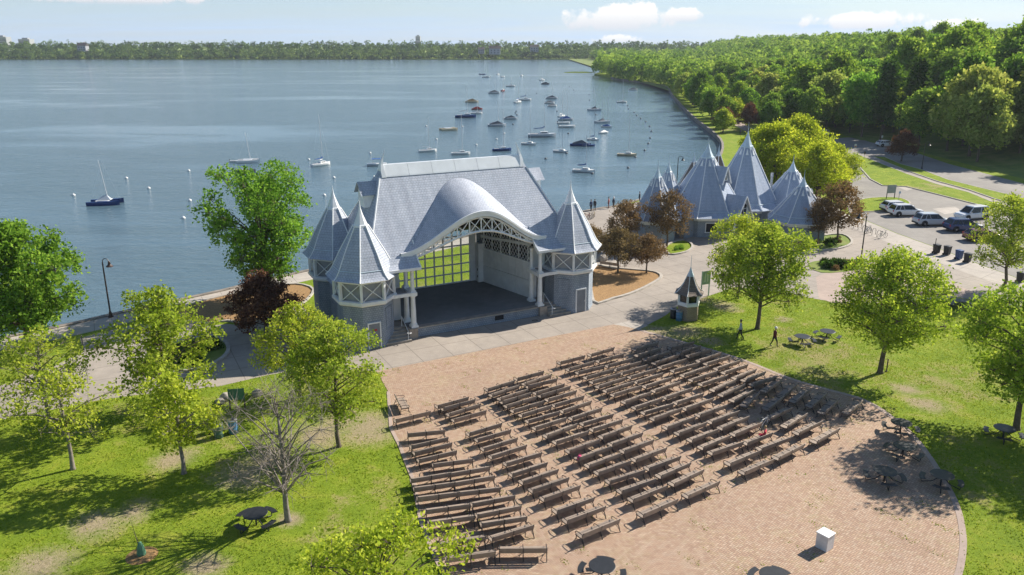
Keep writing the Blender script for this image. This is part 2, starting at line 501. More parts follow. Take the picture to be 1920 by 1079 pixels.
leaf('leaf_dark', (0.035, 0.075, 0.016), (0.06, 0.12, 0.026), (0.10, 0.17, 0.04), 0.3, 0.5)
leaf('leaf_oak', (0.17, 0.23, 0.05), (0.29, 0.36, 0.085), (0.45, 0.49, 0.15), 0.5, 0.4)
leaf('leaf_grass', (0.15, 0.235, 0.018), (0.25, 0.34, 0.03), (0.42, 0.455, 0.07), 0.45, 0.0)
leaf('leaf_bud', (0.17, 0.15, 0.11), (0.22, 0.21, 0.13), (0.28, 0.29, 0.12), 0.3, 0.2)
# ------------------------------------------------------------------ mesh helpers
def link(o, parent=None):
    COL.objects.link(o)
    if parent is not None:
        o.parent = parent
    return o
def tag(o, label, cat, group=None, kind=None):
    if label: o['label'] = label
    if cat: o['category'] = cat
    if group: o['group'] = group
    if kind: o['kind'] = kind
    return o
def empty(name, loc=(0, 0, 0), rz=0.0, label=None, cat=None, group=None):
    o = bpy.data.objects.new(name, None)
    o.empty_display_size = 0.3
    o.location = loc
    o.rotation_euler = (0, 0, rz)
    link(o)
    if label:
        tag(o, label, cat, group)
    return o
def copy_tree(o, parent=None):
    c = o.copy()
    COL.objects.link(c)
    c.parent = parent
    for ch in list(o.children):
        copy_tree(ch, c)
    return c
def inst(src, parent, loc=None, rz=None, name=None):
    """another object with the same mesh"""
    c = bpy.data.objects.new(name or src.name.split('.')[0], src.data)
    link(c, parent)
    if loc is not None: c.location = loc
    if rz is not None: c.rotation_euler = (0, 0, rz)
    return c

class MB:
    def __init__(s):
        s.v = []; s.f = []; s.mi = []
    def add(s, vs, fs, m=0):
        o = len(s.v)
        s.v += [tuple(p) for p in vs]
        s.f += [tuple(i + o for i in f) for f in fs]
        s.mi += [m] * len(fs)
        return s
    def box(s, c, d, rz=0.0, m=0, taper=1.0):
        x, y, z = (k / 2 for k in d)
        ca, sa = math.cos(rz), math.sin(rz)
        vs = []
        for dz in (-z, z):
            k = 1.0 if dz < 0 else taper
            for dx, dy in ((-x, -y), (x, -y), (x, y), (-x, y)):
                dx *= k; dy *= k
                vs.append((c[0] + dx * ca - dy * sa, c[1] + dx * sa + dy * ca, c[2] + dz))
        return s.add(vs, [(3, 2, 1, 0), (4, 5, 6, 7), (0, 1, 5, 4), (1, 2, 6, 5), (2, 3, 7, 6), (3, 0, 4, 7)], m)
    def bar(s, a, b, w, h=None, m=0, up=(0, 0, 1)):
        h = h or w
        a, b = Vector(a), Vector(b)
        d = (b - a).normalized()
        u = Vector(up)
        if abs(d.dot(u)) > 0.98:
            u = Vector((0, 1, 0))
        r = d.cross(u).normalized() * (w / 2)
        t = r.cross(d).normalized() * (h / 2)
        vs = [a - r - t, a + r - t, a + r + t, a - r + t, b - r - t, b + r - t, b + r + t, b - r + t]
        return s.add(vs, [(3, 2, 1, 0), (4, 5, 6, 7), (0, 1, 5, 4), (1, 2, 6, 5), (2, 3, 7, 6), (3, 0, 4, 7)], m)
    def tube(s, pts, r, n=6, m=0, cap=True):
        pts = [Vector(p) for p in pts]
        rs = list(r) if hasattr(r, '__len__') else [r] * len(pts)
        rings = []
        ref = None
        for i, p in enumerate(pts):
            d = (pts[min(i + 1, len(pts) - 1)] - pts[max(i - 1, 0)])
            if d.length < 1e-9: d = Vector((0, 0, 1))
            d.normalize()
            if ref is None:
                ref = Vector((1, 0, 0)) if abs(d.x) < 0.8 else Vector((0, 1, 0))
            a = (ref - d * ref.dot(d))
            if a.length < 1e-6:
                a = d.orthogonal()
            a.normalize(); ref = a
            b = d.cross(a)
            rings.append([p + (a * math.cos(2 * math.pi * k / n) + b * math.sin(2 * math.pi * k / n)) * rs[i] for k in range(n)])
        vs = [q for R in rings for q in R]
        fs = []
        for i in range(len(pts) - 1):
            for k in range(n):
                fs.append((i * n + k, i * n + (k + 1) % n, (i + 1) * n + (k + 1) % n, (i + 1) * n + k))
        if cap:
            fs.append(tuple(range(n - 1, -1, -1)))
            fs.append(tuple((len(pts) - 1) * n + k for k in range(n)))
        return s.add(vs, fs, m)
    def lathe(s, prof, n=12, c=(0, 0, 0), ph=0.0, m=0, cap=True):
        vs = []; fs = []
        for r, z in prof:
            for k in range(n):
                a = ph + 2 * math.pi * k / n
                vs.append((c[0] + r * math.cos(a), c[1] + r * math.sin(a), c[2] + z))
        for i in range(len(prof) - 1):
            for k in range(n):
                fs.append((i * n + k, i * n + (k + 1) % n, (i + 1) * n + (k + 1) % n, (i + 1) * n + k))
        if cap:
            fs.append(tuple(range(n - 1, -1, -1)))
            fs.append(tuple((len(prof) - 1) * n + k for k in range(n)))
        return s.add(vs, fs, m)
    def prism(s, poly, z0, z1, m=0):
        n = len(poly)
        vs = [(p[0], p[1], z0) for p in poly] + [(p[0], p[1], z1) for p in poly]
        fs = [(i, (i + 1) % n, n + (i + 1) % n, n + i) for i in range(n)] + [tuple(range(n - 1, -1, -1)), tuple(range(n, 2 * n))]
        return s.add(vs, fs, m)
    def grid(s, P, m=0, flip=False):
        """P[i][j] points"""
        a, b = len(P), len(P[0])
        vs = [q for row in P for q in row]
        fs = []
        for i in range(a - 1):
            for j in range(b - 1):
                f = (i * b + j, i * b + j + 1, (i + 1) * b + j + 1, (i + 1) * b + j)
                fs.append(f[::-1] if flip else f)
        return s.add(vs, fs, m)
    def build(s, name, mat, parent=None, smooth=False, loc=None, rz=None, bevel=0.0):
        me = bpy.data.meshes.new(name)
        me.from_pydata(s.v, [], s.f)
        mats = mat if isinstance(mat, (list, tuple)) else [mat]
        for m in mats:
            me.materials.append(MATS[m] if isinstance(m, str) else m)
        if len(mats) > 1:
            me.polygons.foreach_set('material_index', s.mi)
        uvl = me.uv_layers.new(name='UVMap').data
        for p in me.polygons:
            n = p.normal
            if abs(n.z) > 0.995:
                t, b = Vector((1, 0, 0)), Vector((0, 1, 0))
            else:
                t = Vector((-n.y, n.x, 0)).normalized()
                b = n.cross(t)
            for li in p.loop_indices:
                co = me.vertices[me.loops[li].vertex_index].co
                uvl[li].uv = (co.dot(t), co.dot(b))
        if smooth:
            me.polygons.foreach_set('use_smooth', [True] * len(me.polygons))
        me.update()
        o = bpy.data.objects.new(name, me)
        link(o, parent)
        if loc is not None: o.location = loc
        if rz is not None: o.rotation_euler = (0, 0, rz)
        if bevel:
            bv = o.modifiers.new('bevel', 'BEVEL')
            bv.width = bevel; bv.segments = 2; bv.limit_method = 'ANGLE'
        return o

def tess(pts):
    return tessellate_polygon([[Vector((p[0], p[1], 0)) for p in pts]])
def sheet(name, pts, z, mat, kind='structure', parent=None, drop=0.0, label=None):
    """flat polygon at height z, with an optional skirt downward"""
    mb = MB()
    vs = [(p[0], p[1], z) for p in pts]
    tr = []
    for f in tess(pts):
        a, b, c = (Vector(vs[i]) for i in f)
        tr.append(tuple(f) if (b - a).cross(c - a).z > 0 else tuple(f[::-1]))
    mb.add(vs, tr)
    if drop:
        n = len(pts)
        area = sum(pts[i][0] * pts[(i + 1) % n][1] - pts[(i + 1) % n][0] * pts[i][1] for i in range(n))
        v2 = vs + [(p[0], p[1], z - drop) for p in pts]
        q = [(i, (i + 1) % n, n + (i + 1) % n, n + i) for i in range(n)]
        if area > 0: q = [f[::-1] for f in q]
        mb.add(v2, q)
    o = mb.build(name, mat, parent)
    if kind and parent is None: o['kind'] = kind
    if label: o['label'] = label
    return o
def gp(pts, z=0.0):
    return [G(u, v, z) for u, v in pts]
def smooth_line(pts, sub=6, closed=False):
    """Catmull-Rom through 2D/3D points"""
    P = [Vector(p) for p in pts]
    n = len(P); out = []
    rng = range(n if closed else n - 1)
    for i in rng:
        p0 = P[(i - 1) % n] if closed or i > 0 else P[0]
        p1, p2 = P[i], P[(i + 1) % n]
        p3 = P[(i + 2) % n] if closed or i + 2 < n else P[-1]
        for k in range(sub):
            t = k / sub
            out.append(0.5 * ((2 * p1) + (p2 - p0) * t + (2 * p0 - 5 * p1 + 4 * p2 - p3) * t * t + (3 * p1 - p0 - 3 * p2 + p3) * t ** 3))
    if not closed: out.append(P[-1])
    return out
def kerb(name, pts, w, h, mat='kerb_stone', closed=False, z0=-0.05, parent=None):
    """a kerb of width w and height h along a line, mitred"""
    P = [Vector((p[0], p[1], 0)) for p in pts]
    n = len(P); L = []; R = []
    for i in range(n):
        a = P[(i - 1) % n] if closed or i > 0 else P[i]
        b = P[(i + 1) % n] if closed or i < n - 1 else P[i]
        d = (b - a).normalized()
        nn = Vector((-d.y, d.x, 0)) * (w / 2)
        L.append(P[i] + nn); R.append(P[i] - nn)
    mb = MB()
    ring = [[(l.x, l.y, z0), (l.x, l.y, h), (r.x, r.y, h), (r.x, r.y, z0)] for l, r in zip(L, R)]
    m = n if closed else n - 1
    for i in range(m):
        a, b = ring[i], ring[(i + 1) % n]
        mb.add(a + b, [(0, 4, 5, 1)[::-1], (1, 5, 6, 2)[::-1], (2, 6, 7, 3)[::-1]])
    if not closed:
        mb.add(ring[0], [(3, 2, 1, 0)]); mb.add(ring[-1], [(0, 1, 2, 3)])
    o = mb.build(name, mat, parent)
    if parent is None: o['kind'] = 'structure'
    return o

def np_mesh(name, V, F, mat, shade=None, smooth=False):
    """quads or triangles from numpy"""
    me = bpy.data.meshes.new(name)
    k = F.shape[1]
    me.vertices.add(len(V)); me.vertices.foreach_set('co', V.astype(np.float32).ravel())
    me.loops.add(F.size); me.loops.foreach_set('vertex_index', F.astype(np.int32).ravel())
    me.polygons.add(len(F))
    me.polygons.foreach_set('loop_start', np.arange(0, F.size, k, dtype=np.int32))
    me.polygons.foreach_set('loop_total', np.full(len(F), k, dtype=np.int32))
    if smooth: me.polygons.foreach_set('use_smooth', np.ones(len(F), dtype=bool))
    me.materials.append(MATS[mat])
    me.update(calc_edges=True)
    if shade is not None:
        at = me.attributes.new('shade', 'FLOAT', 'FACE')
        at.data.foreach_set('value', shade.astype(np.float32))
    return me
# ------------------------------------------------------------------ the setting
LAKE_Z = -1.0
AZ = rad(62.2)
BU = Vector((math.sin(AZ), math.cos(AZ), 0))
BV = Vector((-BU.y, BU.x, 0))
BO = Vector((-2.99, 66.02, 0)) + BU * 0.2          # centre of the stage front
BROT = math.pi / 2 - AZ
def BL(u, v, z=0.0):
    return BO + BU * u + BV * v + Vector((0, 0, z))

shore_px = [(0, 635), (126, 610), (208, 591), (331, 564), (419, 545), (586, 506), (1094, 397), (1144, 389), (1202, 374), (1290, 345), (1345, 300), (1355, 269),
            (1337, 247), (1308, 225), (1286, 205), (1261, 178), (1250, 163), (1226, 157), (1197, 152), (1168, 149), (1139, 143)]
shore = gp(shore_px)
left_ext = [shore[0] + (shore[0] - shore[4]) * k for k in (6.0, 1.5)]
shore_near = left_ext + smooth_line(shore, 3)
head = [Vector((64, 640, 0)), Vector((78, 700, 0)), Vector((104, 860, 0)), Vector((120, 1000, 0)), Vector((110, 1180, 0))]
far_shore = [Vector((40, 1196, 0)), Vector((-80, 1188, 0)), Vector((-220, 1200, 0)), Vector((-400, 1190, 0)), Vector((-620, 1204, 0)), Vector((-850, 1190, 0)), Vector((-1300, 1150, 0)), Vector((-2400, 900, 0))]
land = [Vector((-600, -400, 0))] + shore_near + head + far_shore + [Vector((-4000, 4000, 0)), Vector((4000, 4000, 0)), Vector((4000, -400, 0))]
ground = sheet('ground', land, 0.0, 'grass', drop=2.5)
sheet('lake', [(-3000, -400), (400, -400), (400, 1500), (-3000, 1500)], LAKE_Z, 'water')
sheet('lake_bed', [(-3000, -400), (400, -400), (400, 1500), (-3000, 1500)], -2.6, 'dirt')
kerb('sea_wall', shore_near[:-1], 0.55, 0.10, 'sea_wall', z0=-2.4)

HILL_Y = [20, 60, 100, 139.6, 182, 210, 314, 443, 681, 1000, 1300]
HILL_X = [110, 97, 93, 93, 92, 87, 106, 122, 155, 200, 240]
def hill_h(x, y):
    s = (x - np.interp(y, HILL_Y, HILL_X)) * 0.85
    t = np.clip(s / 75.0, 0, 1)
    h = 15.0 * t * t * (3 - 2 * t)
    return h + np.clip((s - 60) / 200, 0, 1) * 6 * (0.5 + 0.5 * np.sin(x * 0.02 + y * 0.013)) - 0.02
hx = np.concatenate([np.linspace(80, 260, 46), np.linspace(275, 900, 30)])
hy = np.concatenate([np.linspace(20, 330, 50), np.linspace(345, 1600, 50)])
mb = MB()
mb.grid([[(x, y, float(hill_h(x, y))) for x in hx] for y in hy])
o = mb.build('hillside', 'forest_floor', smooth=True); o['kind'] = 'structure'

# promenade along the water
inner = []
for i, p in enumerate(shore_near):
    if p.y > 124: break
    inner.append(p + BU * 0 + Vector((0.69, -0.72, 0)) * 3.3)
outer = [p + Vector((0.69, -0.72, 0)) * 0.27 for p in shore_near[:len(inner)]]
sheet('promenade', outer + inner[::-1], 0.008, 'concrete_pale')
# concrete walk west of the stage
west = gp([(-300, 850), (0, 788), (100, 768), (189, 750), (255, 741), (410, 725), (500, 704), (560, 694), (706, 697)])
west += [BL(-9, 0.5), BL(-11.5, 2), BL(-12, 6)]
west += gp([(560, 570), (520, 582), (470, 612), (425, 608), (387, 612), (335, 596), (262, 606), (150, 634), (157, 660), (100, 687), (0, 724), (-300, 790)])
sheet('walk', west, 0.004, 'concrete')
# esplanade: front of the stage, round to the refectory and the water
esp = gp([(706, 697), (1150, 609), (1197, 619), (1248, 592), (1272, 574), (1315, 560), (1377, 539), (1450, 545), (1540, 563), (1620, 572), (1794, 558), (1920, 578), (2300, 650), (2300, 640),
          (1920, 527), (1680, 445), (1590, 408), (1560, 380), (1500, 352), (1420, 340), (1345, 335), (1291, 348), (1203, 377), (1145, 392), (1095, 400), (1062, 407)])
esp += [BL(13, 11), BL(13, 4), BL(0, 3), BL(-9, 0.5)]
sheet('esplanade', esp, 0.012, 'concrete')
sheet('pale_walk_slab', gp([(1140, 611), (1182, 602), (1216, 611), (1197, 619), (1175, 617)]), 0.016, 'concrete_pale')
sheet('pink_path', gp([(1535, 560), (1560, 568), (1600, 571), (1780, 559), (1845, 556), (1780, 530), (1700, 500), (1640, 492), (1560, 508), (1530, 520)]), 0.016, 'concrete_pink')
sheet('sidewalk', gp([(1560, 390), (1590, 403), (1625, 415), (1680, 438), (1760, 467), (1830, 494), (1920, 527), (2300, 660), (2300, 690), (1920, 545), (1860, 530), (1790, 505), (1700, 470), (1620, 437), (1560, 412)]), 0.02, 'concrete_walk')
# brick plaza
pl_r = gp([(1150, 609), (1197, 619), (1370, 668), (1474, 708), (1547, 730), (1627, 754), (1700, 806), (1750, 868), (1790, 940), (1805, 1000), (1803, 1050), (1790, 1095), (1755, 1160), (1690, 1240), (1600, 1320)])
pl_l = gp([(706, 697), (728, 735), (733, 804), (749, 835), (775, 902), (789, 977), (811, 1035), (833, 1079), (880, 1180), (960, 1320)])
plaza = sheet('brick_plaza', pl_l[::-1] + smooth_line(pl_r, 4), 0.020, 'brick_paving')
kerb('paving_border', smooth_line(pl_r[1:], 5), 0.32, 0.035, 'concrete_pink')
kerb('paving_border', pl_l[1:], 0.22, 0.034, 'concrete_pink')

# parking lot, drive and the road under the hill
lot = gp([(1538, 262), (1590, 258), (1640, 262), (1700, 281), (1780, 308), (1920, 345), (2300, 430), (2300, 655), (1920, 526), (1830, 493), (1760, 466), (1680, 437), (1625, 414), (1592, 400), (1585, 370), (1588, 330), (1580, 308), (1550, 285)])
sheet('parking_lot', lot, 0.008, 'asphalt')
isl = gp([(1592, 293), (1606, 290), (1640, 303), (1700, 327), (1758, 347), (1817, 362), (1865, 382), (1920, 402), (2100, 450), (2100, 462), (1900, 404), (1830, 384), (1760, 366), (1700, 351), (1655, 349), (1632, 337), (1610, 312)])
sheet('grass_strip', isl, 0.11, 'grass', drop=0.15); kerb('kerb', isl, 0.22, 0.13, closed=True)
isl = gp([(1636, 294), (1660, 296), (1690, 309), (1728, 319), (1777, 338), (1837, 353), (1920, 373), (2100, 410), (2100, 430), (1920, 388), (1865, 374), (1817, 357), (1758, 341), (1698, 320), (1659, 304)])
sheet('grass_strip', isl, 0.11, 'grass', drop=0.15); kerb('kerb', isl, 0.22, 0.13, closed=True)
sheet('path', gp([(1615, 291), (1636, 294), (1659, 304), (1698, 320), (1758, 341), (1817, 357), (1865, 374), (1920, 388), (2100, 430), (2100, 448), (1920, 400), (1865, 381), (1817, 361), (1758, 346), (1700, 326), (1640, 302)]), 0.014, 'concrete')
isl = smooth_line(gp([(1600, 384), (1620, 374), (1660, 371), (1690, 373), (1706, 381), (1698, 386), (1668, 387), (1662, 395), (1635, 398), (1604, 396)]), 3, True)
sheet('grass_strip', isl, 0.11, 'grass', drop=0.15); kerb('kerb', isl, 0.2, 0.13, closed=True)
sheet('concrete_patch', gp([(1678, 349), (1700, 347), (1722, 352), (1700, 358)]), 0.012, 'concrete_pale')
sheet('concrete_patch', gp([(1748, 392), (1790, 388), (1806, 396), (1772, 402)]), 0.012, 'concrete_pale')
# lakeside path on the far right shore
sp_in, sp_out = [], []
for p in shore_near:
    if 185 < p.y < 500:
        sp_in.append(p + Vector((9, 0, 0))); sp_out.append(p + Vector((12.5, 0, 0)))
sheet('lakeside_path', sp_in + sp_out[::-1], 0.01, 'concrete_pink')

# mulch beds and planters, each with its kerb
bed = smooth_line(gp([(345, 578), (420, 556), (500, 541), (556, 534), (588, 545), (565, 572), (520, 592), (470, 608), (428, 603), (387, 608), (345, 600)]), 3, True)
sheet('mulch_bed', bed, 0.05, 'mulch', drop=0.1); kerb('kerb', bed, 0.22, 0.16, closed=True)
bed = smooth_line(gp([(250, 684), (300, 655), (350, 640), (395, 632), (422, 642), (428, 660), (410, 678), (370, 694), (300, 703), (262, 700)]), 3, True)
sheet('planter', bed, 0.05, 'forest_floor', drop=0.1); kerb('kerb', bed, 0.3, 0.17, closed=True)
bed = smooth_line(gp([(1112, 566), (1150, 561), (1190, 549), (1228, 530), (1240, 519), (1226, 511), (1190, 507), (1150, 504), (1112, 502)]), 3, True)
sheet('mulch_bed', bed, 0.05, 'mulch', drop=0.1); kerb('kerb', bed, 0.3, 0.17, closed=True)
bed = smooth_line(gp([(1248, 463), (1275, 452), (1293, 456), (1298, 465), (1285, 474), (1255, 478)]), 3, True)
sheet('planter', bed, 0.05, 'grass', drop=0.1); kerb('kerb', bed, 0.25, 0.17, closed=True)
bed = smooth_line(gp([(1505, 455), (1545, 443), (1580, 441), (1597, 452), (1590, 462), (1555, 470), (1512, 468)]), 3, True)
sheet('planter', bed, 0.05, 'forest_floor', drop=0.1); kerb('kerb', bed, 0.3, 0.17, closed=True)
bed = smooth_line(gp([(1515, 495), (1560, 487), (1610, 488), (1625, 498), (1600, 508), (1540, 512)]), 3, True)
sheet('planter', bed, 0.05, 'forest_floor', drop=0.1)
# front steps apron line and expansion seams are in the material; bench pads:
sheet('bench_pad', gp([(1100, 497), (1130, 480), (1165, 478), (1170, 500)]), 0.02, 'concrete_pale')
sheet('weed_patch', [G(1085 + 26 * math.cos(a) * (1 + 0.2 * math.sin(3 * a)), 136 + 1.6 * math.sin(a) * (1 + 0.2 * math.cos(2 * a)), LAKE_Z) for a in np.linspace(0, 2 * math.pi, 25)[:-1]], LAKE_Z + 0.03, 'leaf_oak')
# ------------------------------------------------------------------ the bandshell
BS = empty('bandshell', BO, BROT, 'grey shingled lakeside bandshell with wave shaped stage roof and corner spires', 'bandshell')
PI = math.pi
def octo(r, z, ph=PI / 8, n=8, c=(0, 0)):
    return [(c[0] + r * math.cos(ph + 2 * PI * k / n), c[1] + r * math.sin(ph + 2 * PI * k / n), z) for k in range(n)]
def roof_loft(mb, prof, n=8, ph=PI / 8, c=(0, 0)):
    for i in range(len(prof) - 1):
        a, b = octo(prof[i][0], prof[i][1], ph, n, c), octo(prof[i + 1][0], prof[i + 1][1], ph, n, c)
        for k in range(n):
            mb.add([a[k], a[(k + 1) % n], b[(k + 1) % n], b[k]], [(0, 1, 2, 3)])
def hip_tube(prof, ph, r=0.05, c=(0, 0)):
    return MB().tube([(c[0] + q * math.cos(ph) * 1.005, c[1] + q * math.sin(ph) * 1.005, z + 0.015) for q, z in prof], r, 5)

TPROF = [(3.02, 5.86), (2.72, 6.12), (2.45, 6.5), (2.22, 6.95), (1.85, 7.7), (0.58, 9.93)]
CAPP = [(0.66, 9.80), (0.62, 9.95), (0.54, 10.0), (0.40, 10.35), (0.22, 10.8), (0.09, 11.25), (0.03, 11.7), (0.012, 11.95)]
proto = {}
def tower(cx, cy, door_face=None, panel=None):
    first = not proto
    if first:
        w = MB()
        for i, (r0, z0, r1, z1) in enumerate(((2.36, 0, 2.3, 0.5), (2.3, 0.5, 2.28, 3.72))):
            a, b = octo(r0, z0), octo(r1, z1)
            for k in range(8):
                w.add([a[k], a[(k + 1) % 8], b[(k + 1) % 8], b[k]], [(0, 1, 2, 3)])
        proto['wall'] = w.build('tower_wall', 'wall_shingle', BS, loc=(cx, cy, 0))
        rg = MB()
        rg.lathe([(2.30, 3.66), (2.52, 3.72), (2.66, 3.86), (2.66, 4.08), (2.48, 4.12), (2.30, 4.12)], 8, ph=PI / 8, cap=False)
        proto['ledge'] = rg.build('tower_ledge', 'white_trim', BS, loc=(cx, cy, 0))
        rg = MB()
        rg.lathe([(2.34, 5.62), (2.60, 5.62), (2.60, 5.84), (2.96, 5.845), (2.98, 5.80), (3.06, 5.86), (2.3, 5.88)], 8, ph=PI / 8, cap=False)
        proto['beam'] = rg.build('eave_beam', 'white_trim', BS, loc=(cx, cy, 0))
        iw = MB(); roof_loft(iw, [(2.25, 4.0), (2.25, 5.75)])
        proto['screen'] = iw.build('recessed_wall', 'grey_panel', BS, loc=(cx, cy, 0))
        pm = MB(); pm.bar((2.44, 0, 4.1), (2.44, 0, 5.64), 0.24, 0.2)
        xm = MB()
        c8 = 2.44 * math.cos(PI / 8); s8 = 2.44 * math.sin(PI / 8) - 0.1
        xm.bar((c8, -s8, 4.14), (c8, s8, 5.6), 0.055, 0.10, up=(1, 0, 0)); xm.bar((c8 + 0.01, s8, 4.14), (c8 + 0.01, -s8, 5.6), 0.055, 0.10, up=(1, 0, 0))
        proto['post'] = pm.build('collar_post', 'white_trim', BS, loc=(cx, cy, 0), rz=PI / 8)
        proto['cross'] = xm.build('cross_brace', 'white_trim', BS, loc=(cx, cy, 0))
        for k in range(1, 8):
            inst(proto['post'], BS, (cx, cy, 0), PI / 8 + k * PI / 4); inst(proto['cross'], BS, (cx, cy, 0), k * PI / 4)
        rf = MB(); roof_loft(rf, TPROF)
        proto['roof'] = rf.build('tower_roof', 'roof_shingle', BS, loc=(cx, cy, 0))
        hp = hip_tube(TPROF, 0, 0.055)
        proto['hip'] = hp.build('hip_trim', 'white_trim', proto['roof'], rz=PI / 8)
        bd = MB(); bd.lathe([(2.43, 6.53), (2.46, 6.56), (2.42, 6.60)], 8, ph=PI / 8, cap=False)
        proto['band'] = bd.build('roof_band', 'cap_metal', proto['roof'])
        cm = MB(); cm.lathe(CAPP, 8, ph=PI / 8)
        proto['cap'] = cm.build('spire_cap', 'white_metal', proto['roof'])
        for q in (0.66, 0.56):
            pass
        for k in range(1, 8):
            inst(proto['hip'], proto['roof'], (0, 0, 0), PI / 8 + k * PI / 4)
        R = proto['roof']
    else:
        for k in ('wall', 'ledge', 'beam', 'screen'):
            inst(proto[k], BS, (cx, cy, 0))
        for k in range(8):
            inst(proto['post'], BS, (cx, cy, 0), PI / 8 + k * PI / 4); inst(proto['cross'], BS, (cx, cy, 0), k * PI / 4)
        R = inst(proto['roof'], BS, (cx, cy, 0))
        for k in range(8):
            inst(proto['hip'], R, (0, 0, 0), PI / 8 + k * PI / 4)
        inst(proto['band'], R); inst(proto['cap'], R)
    if door_face is not None:
        a = door_face
        d = 2.33 * math.cos(PI / 8)
        dm = MB(); dm.box((d + 0.02, 0, 1.1), (0.08, 0.92, 2.1))
        dr = dm.build('door', 'door_grey', BS, loc=(cx, cy, 0), rz=a)
        fm = MB()
        for s in (-1, 1): fm.box((d + 0.03, s * 0.51, 1.12), (0.12, 0.10, 2.2))
        fm.box((d + 0.032, 0, 2.22), (0.12, 1.12, 0.10))
        fm.build('door_frame', 'white_trim', dr)
        km = MB(); km.lathe([(0.02, -0.03), (0.045, 0), (0.02, 0.03)], 8, (d + 0.10, 0.36, 1.05)); km.build('door_handle', 'steel', dr)
        if cx < 0:
            MB().box((d + 0.075, 0.1, 1.62), (0.02, 0.22, 0.16)).build('notice', 'red_sign', dr)
    if panel is not None:
        d = 2.30 * math.cos(PI / 8)
        pm = MB()
        for s in (-1, 1): pm.box((d + 0.02, s * 0.52, 2.3), (0.06, 0.06, 1.9))
        for zz in (1.38, 3.22): pm.box((d + 0.022, 0, zz), (0.06, 1.1, 0.06))
        pn = pm.build('panel_frame', 'wall_shingle', BS, loc=(cx, cy, 0), rz=panel)
TX, TY = 9.9, 1.3
tower(TX, TY, -PI / 2, -PI * 0.75)
tower(-TX, TY, -PI / 2, -PI * 0.25)
tower(TX, 9.1); tower(-TX, 9.1)

# main roof: hipped, flared at the eaves, open in front under the wave
ZR, VC = 13.9, 5.2
def half_v(z):
    return float(np.interp(z, [6.25, 6.6, 7.1, 7.7, ZR], [5.75, 5.2, 4.72, 4.3, 0.0]))
def half_u(z):
    return float(np.interp(z, [6.25, 6.6, 7.1, 7.7, ZR], [10.6, 10.1, 9.65, 9.3, 6.65]))
def v_front(z): return VC - half_v(z)
UE = 6.9
def bell(t, p=1.0):
    t = min(1, abs(t)); return (0.5 * (1 + math.cos(PI * t))) ** p
def z_front(u): return 7.32 + 3.1 * bell(u / UE)
def v_edge(u): return 0.45 - 1.15 * bell(u / UE)
def z_valley(u): return 7.3 + 5.25 * bell(u / UE, 0.86)
ZL = list(np.linspace(ZR, 7.7, 14)) + [7.4, 7.1, 6.85, 6.6, 6.4, 6.25]
OPEN = 5.55
def front_slope(mb, off=0.0):
    us = sorted(set([-1.0, 1.0] + list(np.linspace(-OPEN / UE, OPEN / UE, 41))))
    # middle: only above the valley
    uu = np.linspace(-OPEN, OPEN, 45)
    for a, b in zip(uu[:-1], uu[1:]):
        za, zb = z_valley(a), z_valley(b)
        N = 10
        for k in range(N):
            t0, t1 = k / N, (k + 1) / N
            q = []
            for u, zz, t in ((a, za, t1), (b, zb, t1), (b, zb, t0), (a, za, t0)):
                z = ZR + (zz - ZR) * t
                q.append((u, v_front(z) , z - off))
            mb.add(q, [(0, 1, 2, 3)])
    for s in (-1, 1):
        for z0, z1 in zip(ZL[:-1], ZL[1:]):
            h0, h1 = half_u(z0), half_u(z1)
            N = 4
            for k in range(N):
                q = []
                for z, h, t in ((z1, h1, k / N), (z1, h1, (k + 1) / N), (z0, h0, (k + 1) / N), (z0, h0, k / N)):
                    q.append((s * (OPEN + (h - OPEN) * t), v_front(z), z - off))
                mb.add(q, [(0, 1, 2, 3) if s > 0 else (3, 2, 1, 0)])
rf = MB(); front_slope(rf)
for z0, z1 in zip(ZL[:-1], ZL[1:]):
    h0, h1, d0, d1 = half_u(z0), half_u(z1), half_v(z0), half_v(z1)
    rf.add([(h1, VC + d1, z1), (-h1, VC + d1, z1), (-h0, VC + d0, z0), (h0, VC + d0, z0)], [(0, 1, 2, 3)])
    for s in (-1, 1):
        q = [(s * h1, VC - d1, z1), (s * h1, VC + d1, z1), (s * h0, VC + d0, z0), (s * h0, VC - d0, z0)]
        rf.add(q, [(0, 1, 2, 3) if s > 0 else (3, 2, 1, 0)])
ROOF = rf.build('main_roof', 'roof_shingle', BS)
cl = MB(); front_slope(cl, 0.22)
for z0, z1 in zip(ZL[:-1], ZL[1:]):
    h0, h1, d0, d1 = half_u(z0), half_u(z1), half_v(z0), half_v(z1)
    cl.add([(h1, VC + d1, z1 - .22), (-h1, VC + d1, z1 - .22), (-h0, VC + d0, z0 - .22), (h0, VC + d0, z0 - .22)], [(3, 2, 1, 0)])
    for s in (-1, 1):
        q = [(s * (h1 - .1), VC - d1, z1 - .22), (s * (h1 - .1), VC + d1, z1 - .22), (s * (h0 - .1), VC + d0, z0 - .22), (s * (h0 - .1), VC - d0, z0 - .22)]
        cl.add(q, [(0, 1, 2, 3)])
cl.build('roof_deck', 'dark_wood', BS)
for su in (-1, 1):
    for sv in (-1, 1):
        zz = [z for z in ZL if z < 13.3]
        MB().tube([(su * half_u(z), VC + sv * half_v(z), z + 0.03) for z in zz], 0.07, 5).build('hip_trim', 'white_trim', ROOF)
